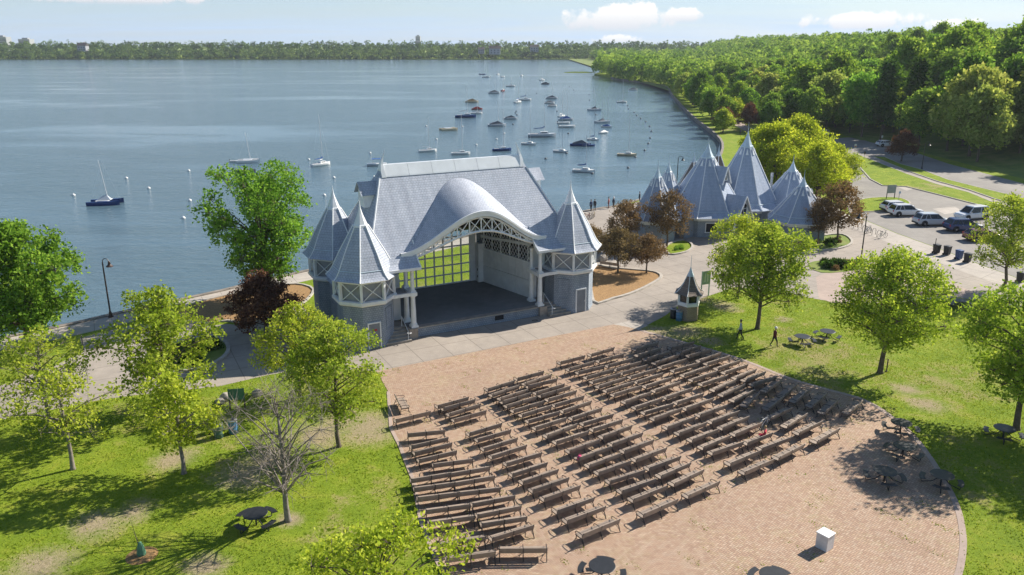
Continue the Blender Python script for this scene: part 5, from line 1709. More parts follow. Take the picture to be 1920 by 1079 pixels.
# ------------------------------------------------------------------ bins, drums, signs, rocks
def barrel(px, mat, lab):
    e = empty('litter_drum', G(*px), rs.uniform(0, 3), lab, 'bin', )
    m = MB(); m.lathe([(0.27, 0), (0.29, 0.02), (0.29, 0.28), (0.305, 0.30), (0.29, 0.32), (0.29, 0.58), (0.305, 0.60), (0.29, 0.62), (0.29, 0.86), (0.30, 0.88)], 18, cap=False); m.build('body', mat, e, smooth=True)
    m = MB(); m.lathe([(0.31, 0.86), (0.31, 0.92), (0.20, 0.98), (0.19, 0.9)], 18, cap=False); m.build('lid', 'steel', e)
    MB().box((0.295, 0, 0.45), (0.02, 0.26, 0.3)).build('label_plate', 'pale_mark', e)
barrel((411, 820), 'barrel_green', 'green litter drum with pale rim on the west lawn')
barrel((438, 812), 'steel_blue', 'blue litter drum beside the green one on the west lawn')
barrel((396, 812), 'bin_black', 'dark litter drum half hidden behind the green one')
barrel((1273, 601), 'steel_blue', 'blue recycling drum leaning on the kiosk base')
barrel((1262, 597), 'bin_black', 'black litter drum beside the kiosk')
def wheelie(px, mat, lab, rz):
    e = empty('wheelie_bin', G(*px), rz, lab, 'bin')
    m = MB(); m.box((0, 0, 0.58), (0.50, 0.55, 0.96), taper=1.22); m.build('body', mat, e, bevel=0.02)
    m = MB(); m.box((0, 0, 1.10), (0.66, 0.74, 0.09), taper=0.9); m.build('lid', mat, e, bevel=0.02)
    m = MB(); m.bar((-0.25, 0.40, 1.04), (0.25, 0.40, 1.04), 0.04); m.build('handle', mat, e)
    for s in (-1, 1):
        w = MB(); w.lathe([(0.03, -0.04), (0.13, -0.04), (0.13, 0.04), (0.03, 0.04)], 12)
        q = w.build('wheel', 'rubber', e, loc=(s * 0.27, 0.27, 0.13)); q.rotation_euler = (0, PI / 2, 0)
wheelie((1755, 476), 'bin_black', 'black wheeled bin standing beside the thin post', 0.3)
wheelie((1775, 479), 'bin_black', 'black wheeled bin between the post and the blue bin', 0.5)
wheelie((1797, 487), 'bin_blue', 'blue wheeled bin between two black ones at the kerb', 0.4)
wheelie((1813, 493), 'bin_black', 'black wheeled bin at the end of the row past the blue bin', 0.6)
wheelie((1912, 530), 'bin_black', 'dark wheeled bin by the tree trunk at the walk', 0.6)
def post(px, h, mat, lab, r=0.04):
    e = empty('post', G(*px), 0, lab, 'post')
    m = MB(); m.lathe([(r * 2.4, 0), (r * 2.2, 0.05), (r, 0.07), (r, h - 0.05), (r * 1.35, h - 0.03), (r * 1.1, h), (r * 0.4, h + 0.03)], 10); m.build('shaft', mat, e)
post((1751, 477), 1.9, 'black_metal', 'thin dark post beside the first black wheeled bin')
post((157, 657), 1.25, 'black_metal', 'short black post at the corner of the west lawn patch')
post((1662, 697), 1.0, 'bark', 'low wooden stake beside the rounded lime tree trunk', 0.045)
def board_sign(px, w, h, z0, mat, lab, rz, mark=None, posts='pale_green'):
    e = empty('sign', G(*px), rz, lab, 'sign')
    for s in (-1, 1):
        MB().box((s * w * 0.46, 0, (z0 + h) / 2), (0.09, 0.09, z0 + h)).build('post', posts, e)
    b = MB().box((0, -0.06, z0 + h / 2), (w, 0.05, h)).build('board', mat, e)
    if mark:
        for x, mw in ((-0.16, 0.12), (0.16, 0.12)):
            MB().box((x * w, -0.09, z0 + h * 0.52), (mw * w, 0.012, h * 0.66)).build('mark', mark, b)
board_sign((1321, 556), 1.0, 1.35, 1.25, 'pale_green', 'pale green notice board on two posts by the kiosk', rad(25), 'pale_mark')
board_sign((446, 768), 1.05, 0.8, 0.75, 'green_sign', 'dark green park sign board on the west lawn edge', rad(10), None, 'bark')
board_sign((1669, 374), 1.5, 1.3, 1.0, 'grey_panel', 'grey information board on two posts on the parking island', rad(10), None, 'black_metal')
def road_sign(px, h, w, mat, lab, face=None):
    e = empty('road_sign', G(*px), 0.2, lab, 'sign')
    MB().bar((0, 0, 0), (0, 0, h), 0.06).build('pole', 'steel', e)
    MB().box((0, -0.05, h - w / 2), (w, 0.03, w * 1.25)).build('plate', mat, e)
    if face: MB().box((0, -0.072, h - w * 0.72), (w * 0.8, 0.01, w * 0.4)).build('band', face, e)
road_sign((1602, 291), 2.3, 0.55, 'pale_mark', 'white and red sign at the tip of the long grass strip', 'red_sign')
road_sign((1619, 305), 2.2, 0.4, 'bark', 'narrow brown sign on the long grass strip', None)
road_sign((1683, 388), 2.4, 0.35, 'pale_mark', 'small sign pole beside the grey information board', 'steel_blue')
road_sign((1652, 272), 2.2, 0.45, 'pale_mark', 'small white sign on the road verge by the parked car', None)
road_sign((1683, 266), 3.6, 0.5, 'green_sign', 'green street name sign below the hillside wood', None)
def rock(px, r, lab):
    rg = np.random.default_rng(int(px[0])); bm = bmesh.new(); bmesh.ops.create_icosphere(bm, subdivisions=3, radius=r)
    for v in bm.verts:
        n_ = v.co.normalized()
        v.co *= 1 + 0.14 * math.sin(n_.x * 4 + px[0]) * math.cos(n_.y * 5) + 0.05 * rg.normal()
        v.co.z = v.co.z * 0.75
    me = bpy.data.meshes.new('boulder'); bm.to_mesh(me); bm.free(); me.materials.append(MATS['boulder'])
    me.polygons.foreach_set('use_smooth', [True] * len(me.polygons))
    o = bpy.data.objects.new('boulder', me); link(o); p = G(*px); o.location = (p.x, p.y, r * 0.5); tag(o, lab, 'boulder')
rock((1131, 489), 0.55, 'round pale boulder beside the lone bench'); rock((424, 750), 0.42, 'grey boulder left of the dark green park sign'); rock((483, 742), 0.36, 'pale boulder right of the dark green park sign'); rock((413, 757), 0.3, 'small boulder in front of the west sign rocks')

# ------------------------------------------------------------------ lamps
def lamp(loc, h, mat, lab, rz):
    e = empty('street_lamp', loc, rz, lab, 'lamp')
    m = MB(); m.lathe([(0.24, 0), (0.24, 0.12), (0.17, 0.2), (0.12, 0.5), (0.075, 0.6), (0.06, h - 0.3), (0.075, h - 0.28), (0.05, h)], 12); m.build('pole', mat, e)
    m = MB(); m.tube([(0, 0, h - 0.15), (0.05, 0, h + 0.18), (0.3, 0, h + 0.36), (0.62, 0, h + 0.33), (0.78, 0, h + 0.12)], 0.035, 7); m.build('arm', mat, e)
    m = MB(); m.lathe([(0.05, 0.12), (0.09, 0.05), (0.12, -0.16), (0.20, -0.27), (0.31, -0.36), (0.31, -0.40), (0.05, -0.36)], 14, (0.78, 0, h + 0.05)); H_ = m.build('lamp_shade', mat, e)
    m = MB(); m.lathe([(0.10, -0.36), (0.10, -0.44), (0.03, -0.48)], 10, (0.78, 0, h + 0.05)); m.build('bulb_glass', 'light_clear', H_)
lamp(G(208, 595), 5.2, 'bronze_metal', 'tall brown gooseneck lamp on the promenade beside the big green tree', rad(-20))
lamp(G(1614, 489), 5.2, 'black_metal', 'tall black lamp between the shrub strip and the crabapple', rad(150))
q = G(1272, 294, 5.5); lamp(Vector((q.x, q.y, 0)), 5.2, 'black_metal', 'black gooseneck lamp at the water beside the refectory spires', rad(-5))
lamp(G(1728, 318), 5.0, 'black_metal', 'black lamp on the narrow grass strip along the road', rad(0))

# ------------------------------------------------------------------ bike racks and bicycles
for i, (u, v) in enumerate(((1588, 421), (1596, 425), (1604, 428), (1612, 431), (1620, 435), (1629, 438), (1638, 441), (1647, 445))):
    e = empty('bike_rack', G(u, v), 0.5, 'inverted U steel bike rack at the edge of the parking lot', 'bike rack', 'bike racks along the kerb')
    MB().tube([(-0.36, 0, 0), (-0.36, 0, 0.55)] + [(-0.36 * math.cos(t), 0, 0.55 + 0.36 * math.sin(t)) for t in np.linspace(0.2, PI - 0.2, 7)] + [(0.36, 0, 0.55), (0.36, 0, 0)], 0.03, 6).build('hoop', 'black_metal', e)
    for s in (-1, 1):
        MB().lathe([(0.08, 0), (0.08, 0.012), (0.03, 0.015)], 10, (s * 0.36, 0, 0)).build('foot_plate', 'steel', e)
def bicycle(loc, rz, mat, lab, tilt=0.08, s=1.0, group=None):
    e = empty('bicycle', loc, rz); e.rotation_euler = (tilt, 0, rz); e.scale = (s, s, s)
    tag(e, lab, 'bicycle', group)
    for x in (-0.52, 0.52):
        w = MB(); w.tube([(x + 0.33 * math.cos(t), 0, 0.34 + 0.33 * math.sin(t)) for t in np.linspace(0, 2 * PI, 21)], 0.02, 5, cap=False)
        W = w.build('wheel', 'rubber', e)
        sp = MB()
        for t in np.linspace(0, PI, 6)[:-1]:
            sp.bar((x - 0.32 * math.cos(t), 0, 0.34 - 0.32 * math.sin(t)), (x + 0.32 * math.cos(t), 0, 0.34 + 0.32 * math.sin(t)), 0.008)
        sp.build('spokes', 'steel', W)
    f = MB()
    for a, b in (((-0.52, 0, 0.34), (-0.08, 0, 0.30)), ((-0.08, 0, 0.30), (0.38, 0, 0.78)), ((-0.52, 0, 0.34), (-0.2, 0, 0.78)), ((-0.08, 0, 0.30), (-0.22, 0, 0.9)), ((-0.2, 0, 0.76), (0.38, 0, 0.82)), ((0.52, 0, 0.34), (0.36, 0, 0.98))):
        f.tube([a, b], 0.022, 5)
    f.build('frame', mat, e)
    MB().tube([(0.30, -0.28, 1.02), (0.38, 0, 1.0), (0.30, 0.28, 1.02)], 0.018, 5).build('handlebar', 'black_metal', e)
    MB().box((-0.24, 0, 0.94), (0.26, 0.14, 0.06), taper=0.7).build('saddle', 'black_metal', e)
bicycle(G(1654, 447), 0.4, 'barrel_green', 'dark green bicycle at the last bike rack')
bicycle(G(1626, 438), 0.6, 'steel_blue', 'blue bicycle in the middle of the bike racks')
for u, v, rz, m, lab in ((1099, 413, 0.3, 'hull_red', 'red bicycle among those parked near the lake edge'), (1106, 411, 0.8, 'black_metal', 'black bicycle among those parked near the lake edge'), (1113, 409, 1.3, 'hull_cream', 'pale bicycle at the end of those by the lake')):
    bicycle(G(u, v), rz, m, lab)
bb = G(1428, 806); bicycle(Vector((bb.x, bb.y, 0.02)), 0.7, 'hull_white', 'white bicycle leaning between benches beside the person in red', 0.12)

# ------------------------------------------------------------------ people
def person(loc, rz, h, shirt, trousers, hair, lab, pose='walk', hat=None, sleeves=True, skin=(0.45, 0.28, 0.2)):
    e = empty('person', loc, rz, lab, 'person')
    me = bpy.data.meshes.new('body')
    k = h / 1.75
    V = []; E = []; Rr = []
    def j(p, r):
        V.append(tuple(c * k for c in p)); Rr.append(r * k); return len(V) - 1
    def chain(start, *js):
        a = start
        for p, r in js:
            b = j(p, r); E.append((a, b)); a = b
        return a
    sit = pose == 'sit'
    zh = 0.52 if sit else 0.93
    pel = j((0, 0, zh), 0.14)
    ch = chain(pel, ((0, 0, zh + 0.17), 0.125), ((0, 0.01, zh + 0.38), 0.15))
    nk = chain(ch, ((0, 0.01, zh + 0.52), 0.075), ((0, 0.02, zh + 0.58), 0.055))
    chain(nk, ((0, 0.035, zh + 0.68), 0.088), ((0, 0.035, zh + 0.77), 0.082), ((0, 0.03, zh + 0.82), 0.05))
    st = {'walk': 0.24, 'stand': 0.03, 'sit': 0}[pose]
    for s in (-1, 1):
        if sit:
            chain(pel, ((s * 0.10, 0.08, zh - 0.01), 0.095), ((s * 0.11, 0.45, zh - 0.02), 0.065), ((s * 0.11, 0.48, 0.12), 0.045), ((s * 0.11, 0.50, 0.05), 0.04), ((s * 0.11, 0.64, 0.035), 0.035))
        else:
            f = s * st
            chain(pel, ((s * 0.10, f * 0.12, zh - 0.09), 0.095), ((s * 0.10, f * 0.62 + 0.04 * abs(st) / 0.24, 0.49), 0.065), ((s * 0.10, f - (0.08 if f < 0 else 0), 0.11 + (0.05 if f < 0 else 0)), 0.043), ((s * 0.10, f - (0.06 if f < 0 else 0), 0.055 + (0.03 if f < 0 else 0)), 0.042), ((s * 0.11, f + 0.13, 0.04), 0.034))
        a = -s * st * 0.8 + (0.2 if sit else 0)
        chain(ch, ((s * 0.18, 0, zh + 0.43), 0.062), ((s * 0.235, a * 0.3, zh + 0.16), 0.046), ((s * 0.22, a + 0.06, zh - 0.07), 0.034), ((s * 0.215, a + 0.09, zh - 0.15), 0.03), ((s * 0.21, a + 0.10, zh - 0.20), 0.018))
    bm = bmesh.new()
    lay = bm.verts.layers.skin.verify()
    bv = [bm.verts.new(q) for q in V]
    for i, q in enumerate(bv):
        q[lay].radius = (Rr[i], Rr[i]); q[lay].use_root = (i == 0)
    for a_, b_ in E: bm.edges.new((bv[a_], bv[b_]))
    bm.to_mesh(me); bm.free()
    t = NT('clothes')
    sep = t.n('ShaderNodeSeparateXYZ'); t.l(t.obj(), sep.inputs[0])
    zz = t.math('DIVIDE', sep.outputs[2], 1.8 * k)
    n = t.n('ShaderNodeValToRGB'); n.color_ramp.interpolation = 'CONSTANT'
    el = n.color_ramp.elements
    hip = (zh - 0.01) / 1.8
    stops = [(0.0, (0.03, 0.03, 0.03)), (0.055, trousers), (hip, shirt), ((zh + 0.525) / 1.8, skin), ((zh + 0.775) / 1.8, hat or hair)]
    while len(el) < len(stops): el.new(0.5)
    for i, (p, c) in enumerate(stops):
        el[i].position = p; el[i].color = (*c, 1)
    t.l(zz, n.inputs[0]); t.l(n.outputs[0], t.b.inputs['Base Color']); t.b.inputs['Roughness'].default_value = 0.85
    me.materials.append(t.m)
    o = bpy.data.objects.new('body', me); link(o, e)
    sk = o.modifiers.new('skin', 'SKIN'); sk.use_smooth_shade = True
    sb = o.modifiers.new('sub', 'SUBSURF'); sb.levels = 1; sb.render_levels = 1
    hz = (zh + 0.74) * k
    hm = MB()
    if hat:
        hm.lathe([(0.155 * k, hz + 0.03 * k), (0.15 * k, hz + 0.045 * k), (0.098 * k, hz + 0.055 * k), (0.092 * k, hz + 0.12 * k), (0.04 * k, hz + 0.15 * k)], 14, (0, 0.03 * k, 0))
        t = NT('hat'); t.base(hat); hm.build('hat', t.m, e)
    else:
        hm.lathe([(0.085 * k, hz - 0.07 * k), (0.1 * k, hz), (0.092 * k, hz + 0.06 * k), (0.05 * k, hz + 0.105 * k), (0.01, hz + 0.115 * k)], 14, (0, 0.02 * k, 0))
        t = NT('hair'); t.base(hair); hm.build('hair', t.m, e, smooth=True)
    return e
person(G(1387, 637), rad(70), 1.78, (0.36, 0.40, 0.46), (0.015, 0.016, 0.022), (0.06, 0.05, 0.045), 'man in light grey top and dark trousers walking across the lawn')
person(G(1451, 650), rad(-75), 1.68, (0.11, 0.012, 0.015), (0.014, 0.014, 0.018), (0.05, 0.04, 0.03), 'person in dark red top and white hat striding across the lawn', hat=(0.72, 0.72, 0.70))
ch_p = cb_.lerp(ca, 0.13); dd = (cb_ - ca).normalized()
person(Vector((ch_p.x - dd.y * 0.42, ch_p.y + dd.x * 0.42, 0.02)), math.atan2(dd.y, dd.x) + 0.5, 1.42, (0.62, 0.05, 0.08), (0.45, 0.03, 0.06), (0.42, 0.26, 0.10), 'blonde person in bright red sitting on the end of a bench', 'sit')
for (u, v, sh_, tr_, ha_, rz, lab) in ((1108, 396, (0.05, 0.08, 0.16), (0.02, 0.02, 0.03), None, 0.4, 'person in dark blue standing at the lake edge near the bicycles'), (1115, 395, (0.015, 0.015, 0.02), (0.02, 0.02, 0.03), None, 2.6, 'person in black standing at the lake edge near the bicycles'),
                                       (1141, 391, (0.35, 0.09, 0.08), (0.20, 0.06, 0.05), None, 1.2, 'person in reddish clothes standing at the lake edge'), (1150, 391, (0.02, 0.035, 0.07), (0.10, 0.09, 0.08), (0.7, 0.7, 0.7), 3.8, 'person in navy with white cap at the lake edge'),
                                       (1199, 380, (0.04, 0.05, 0.08), (0.03, 0.03, 0.04), None, 1.0, 'person half hidden behind the first refectory spire'), (1388, 254, (0.03, 0.03, 0.05), (0.05, 0.03, 0.03), None, 0.2, 'distant person walking on the lakeside path by purple tree')):
    person(G(u, v), rz, 1.72, sh_, tr_, (0.05, 0.04, 0.03), lab, 'stand', ha_)

# ------------------------------------------------------------------ cars
def car(loc, rz, paint, lab, L=4.7, W=1.86, Hh=1.68, van=False):
    e = empty('car', loc, rz, lab, 'car')
    # stations along x: (x, bottom, belt, half width)
    x0, x1 = -L / 2, L / 2
    b = MB()
    hood = 0.98 if not van else 1.1
    st = [(x0, 0.45, 0.92, 0.78), (x0 + 0.12, 0.32, 1.0, 0.88), (x0 + 0.7, 0.26, 1.04, 0.93), (-0.2, 0.24, 1.02, 0.93), (x1 - 1.35, 0.24, 1.0, 0.93), (x1 - 0.9, 0.25, hood, 0.92), (x1 - 0.25, 0.28, hood - 0.1, 0.86), (x1, 0.36, hood - 0.28, 0.72)]
    P = []
    for x, zb, zt, hw in st:
        P.append([(x, -hw * 0.92, zb), (x, -hw, zb + 0.18), (x, -hw, zt - 0.16), (x, -hw * 0.94, zt - 0.03), (x, -hw * 0.86, zt), (x, 0, zt + 0.03), (x, hw * 0.86, zt), (x, hw * 0.94, zt - 0.03), (x, hw, zt - 0.16), (x, hw, zb + 0.18), (x, hw * 0.92, zb)])
    b.grid(P, flip=True)
    b.add(P[0], [tuple(range(len(P[0])))]); b.add(P[-1], [tuple(range(len(P[-1]) - 1, -1, -1))])
    body = b.build('body', paint, e, smooth=False)
    r0, r1, w0, w1 = (x0 + 0.22, x0 + 0.62, x1 - 1.95, x1 - 1.12) if not van else (x0 + 0.08, x0 + 0.25, x1 - 1.5, x1 - 0.75)
    zb, zt = 0.98, Hh
    c = MB()
    hb, ht = 0.85, 0.66
    V = [(r0, -hb, zb), (w1, -hb, zb), (w1, hb, zb), (r0, hb, zb), (r1, -ht, zt), (w0, -ht, zt), (w0, ht, zt), (r1, ht, zt)]
    c.add(V, [(0, 1, 5, 4), (1, 2, 6, 5), (2, 3, 7, 6), (3, 0, 4, 7)])
    c.build('windows', 'car_glass', e)
    r = MB()
    zz = (zt - 0.1, zt, zt + 0.045)
    r.add([(r1 - 0.09, -ht - 0.05, zz[0]), (w0 + 0.12, -ht - 0.05, zz[0]), (w0 + 0.12, ht + 0.05, zz[0]), (r1 - 0.09, ht + 0.05, zz[0]), (r1 + 0.02, -ht, zz[1]), (w0, -ht, zz[1]), (w0, ht, zz[1]), (r1 + 0.02, ht, zz[1]),
           (r1 + 0.2, -ht * 0.8, zz[2]), (w0 - 0.2, -ht * 0.8, zz[2]), (w0 - 0.2, ht * 0.8, zz[2]), (r1 + 0.2, ht * 0.8, zz[2])],
          [(0, 1, 5, 4), (1, 2, 6, 5), (2, 3, 7, 6), (3, 0, 4, 7), (4, 5, 9, 8), (5, 6, 10, 9), (6, 7, 11, 10), (7, 4, 8, 11), (8, 9, 10, 11)])
    r.build('roof', paint, e)
    pl = MB()
    for s in (-1, 1):
        for (xb, xt) in ((r0, r1), (w1, w0), ((r0 + w1) / 2 - 0.15, (r1 + w0) / 2 - 0.15), (r0 + 0.75, r1 + 0.6)):
            pl.bar((xb, s * (hb + 0.01), zb), (xt, s * (ht + 0.01), zt - 0.05), 0.10, 0.05)
    pl.build('pillars', paint, e)
    w0_ = None
    for x in (x0 + 0.88, x1 - 0.92):
        for s in (-1, 1):
            m = MB(); m.lathe([(0.20, -0.11), (0.33, -0.11), (0.355, -0.07), (0.355, 0.07), (0.33, 0.11), (0.20, 0.11)], 20)
            t = m.build('wheel', 'rubber', e, loc=(x, s * (W / 2 - 0.08), 0.355)); t.rotation_euler = (PI / 2, 0, 0)
            m = MB(); m.lathe([(0.04, -0.115), (0.22, -0.10), (0.22, 0.10), (0.04, 0.115)], 14); m.build('rim', 'steel', t)
            m = MB(); m.lathe([(0.42, -0.02), (0.42, 0.02)], 20); q = m.build('wheel_arch', 'rubber', e, loc=(x, s * (W / 2 + 0.004), 0.40)); q.rotation_euler = (PI / 2, 0, 0)
            t.location.y = s * (W / 2 - 0.03)
    for s in (-1, 1):
        MB().box((x0 + 0.06, s * 0.74, 0.86), (0.10, 0.22, 0.26)).build('tail_light', 'light_red', e)
        MB().box((x1 - 0.10, s * 0.66, 0.70), (0.14, 0.30, 0.14)).build('headlight', 'light_clear', e)
        MB().box((w1 - 0.2, s * 1.0, 1.08), (0.14, 0.2, 0.14)).build('mirror', paint, e)
        hd = MB()
        for xx in (0.35, -0.65): hd.box((xx, s * 0.935, 0.90), (0.2, 0.03, 0.035))
        hd.build('door_handles', 'steel', e)
    MB().box((x0 + 0.02, 0, 0.42), (0.12, 1.5, 0.2)).build('bumper', 'rubber', e)
def at_car(px, dy=0.95): p = G(*px); return Vector((p.x, p.y + dy, 0.012))
car(at_car((1702, 407)), rad(6), 'car_white', 'white SUV parked in front of the grass island')
car(at_car((1688, 399), 1.2), rad(8), 'car_white', 'white car mostly hidden behind the parked white SUV', Hh=1.5)
car(at_car((1752, 425)), rad(4), 'car_silver', 'silver SUV parked between the white SUV and blue car')
car(at_car((1830, 414), 1.2), rad(196), 'car_white', 'tall white SUV facing the other way behind the blue SUV', 5.0, 1.95, 1.85)
car(at_car((1812, 436)), rad(3), 'car_blue', 'dark blue SUV parked beside the silver SUV')
car(at_car((1850, 455)), rad(2), 'car_red', 'dark red car partly hidden by the lime tree', 4.5, 1.8, 1.45)
car(at_car((1664, 276)), rad(8), 'car_white', 'white car on the road under the hillside wood', 4.6, 1.82, 1.45)
car(at_car((1548, 255)), rad(80), 'car_silver', 'pale car far down the road behind the willows', 4.6, 1.85, 1.55)
# ------------------------------------------------------------------ boats
def hull(mb, L, B, D, z0=-0.15):
    P = []
    for t in np.linspace(0, 1, 9):
        x = (t - 0.5) * L
        w = B / 2 * (0.72 + 0.28 * math.sin(min(1, t / 0.45) * PI / 2)) if t < 0.45 else B / 2 * math.sqrt(max(0, 1 - ((t - 0.45) / 0.55) ** 2.2))
        w = max(w, 0.02)
        sh = D * (1 + 0.28 * t * t)
        P.append([(x, -w * 0.55, z0), (x, -w * 0.92, D * 0.45), (x, -w, sh), (x, -w * 0.9, sh + 0.02), (x, 0, sh + 0.05), (x, w * 0.9, sh + 0.02), (x, w, sh), (x, w * 0.92, D * 0.45), (x, w * 0.55, z0)])
    mb.grid(P, flip=True)
    mb.add(P[0], [tuple(range(9))])
    return P
BOATG = 'boats moored on the lake'
def boat(px, L, hm, rz, mast=0.0, cover=None, lab='', kind='sail', stripe=None):
    p = G(*px, LAKE_Z)
    e = empty('sailboat' if mast else 'boat', (p.x, p.y, LAKE_Z), rz, lab, 'boat', BOATG)
    if kind == 'cat':
        for s in (-1, 1):
            m = MB(); hull(m, L, 0.62, 0.55); q = m.build('hull', hm, e, loc=(0, s * L * 0.22, 0))
        for x in (-0.2, 0.15):
            MB().bar((x * L, -L * 0.24, 0.66), (x * L, L * 0.24, 0.66), 0.12).build('crossbeam', 'mast', e)
        MB().box((-0.03 * L, 0, 0.68), (0.42 * L, 0.42 * L, 0.05)).build('trampoline', 'hull_grey', e)
    else:
        m = MB(); hull(m, L, L * 0.33, L * 0.105); m.build('hull', hm, e)
        dz = L * 0.115
        if kind == 'sail':
            m = MB(); m.box((0.08 * L, 0, dz + 0.04 * L), (0.34 * L, 0.18 * L, 0.075 * L), taper=0.8); C_ = m.build('cabin', 'hull_white', e)
            for s in (-1, 1): MB().box((0.08 * L, s * 0.083 * L, dz + 0.045 * L), (0.2 * L, 0.01, 0.025 * L)).build('window', 'car_glass', C_)
            m = MB(); m.box((-0.26 * L, 0, dz + 0.004 * L), (0.3 * L, 0.17 * L, 0.03)); m.build('cockpit', 'grey_panel', e)
        if kind == 'open':
            m = MB(); m.box((-0.02 * L, 0, dz + 0.01), (0.66 * L, 0.2 * L, 0.05)); m.build('thwart', 'grey_panel', e)
            m = MB(); m.box((-0.47 * L, 0, dz + 0.1), (0.07 * L, 0.08 * L, 0.38)); m.build('outboard', 'tarp_dark', e)
        if kind == 'canopy':
            m = MB(); m.box((0, 0, dz + 0.95), (0.5 * L, 0.32 * L, 0.06)); m.build('canopy', cover, e)
            for sx_ in (-1, 1):
                for s in (-1, 1): MB().bar((sx_ * 0.2 * L, s * 0.13 * L, dz), (sx_ * 0.2 * L, s * 0.13 * L, dz + 0.93), 0.04).build('canopy_post', 'mast', e)
    if kind in ('tarp', 'cat') and cover:
        z = 0.72 if kind == 'cat' else L * 0.115
        m = MB()
        hw = L * (0.13 if kind == 'cat' else 0.14); l2 = L * (0.20 if kind == 'cat' else 0.40)
        zt = z + L * 0.17
        m.add([(-l2, -hw, z), (l2, -hw * 0.6, z), (l2, hw * 0.6, z), (-l2, hw, z), (0.06 * L, 0, zt), (-l2 * 0.8, 0, z + L * 0.07)], [(0, 1, 4, 5), (1, 2, 4), (2, 3, 5, 4), (3, 0, 5)])
        m.build('tarpaulin', cover, e)
    if mast:
        mx = 0.1 * L
        zb = L * 0.11
        M_ = MB().tube([(mx, 0, zb), (mx - (0.02 if kind != 'cat' else 0.10) * mast, 0, zb + mast)], [0.055, 0.035], 6).build('mast', 'mast', e)
        if kind == 'sail':
            MB().tube([(mx, 0, zb + 0.16 * L), (mx - 0.4 * L, 0, zb + 0.17 * L)], 0.04, 6).build('boom', 'mast', e)
            if cover:
                m = MB(); m.tube([(mx, 0, zb + 0.26 * L), (mx - 0.1 * L, 0, zb + 0.21 * L), (mx - 0.4 * L, 0, zb + 0.19 * L)], [0.14, 0.13, 0.07], 7); m.build('sail_cover', cover, e)
        m = MB()
        tip = (mx - 0.02 * mast, 0, zb + mast * 0.96)
        for q in ((0.47 * L, 0, L * 0.13), (-0.46 * L, 0, L * 0.11), (mx - 0.05 * L, 0.14 * L, L * 0.11), (mx - 0.05 * L, -0.14 * L, L * 0.11)):
            m.tube([tip, q], 0.006, 3, cap=False)
        m.build('rigging', 'mast', e)
def z3(x, y): return (780 + x * 0.2396, 120 + y * 0.2396)
W_, D_ = 'hull_white', 'tarp_dark'
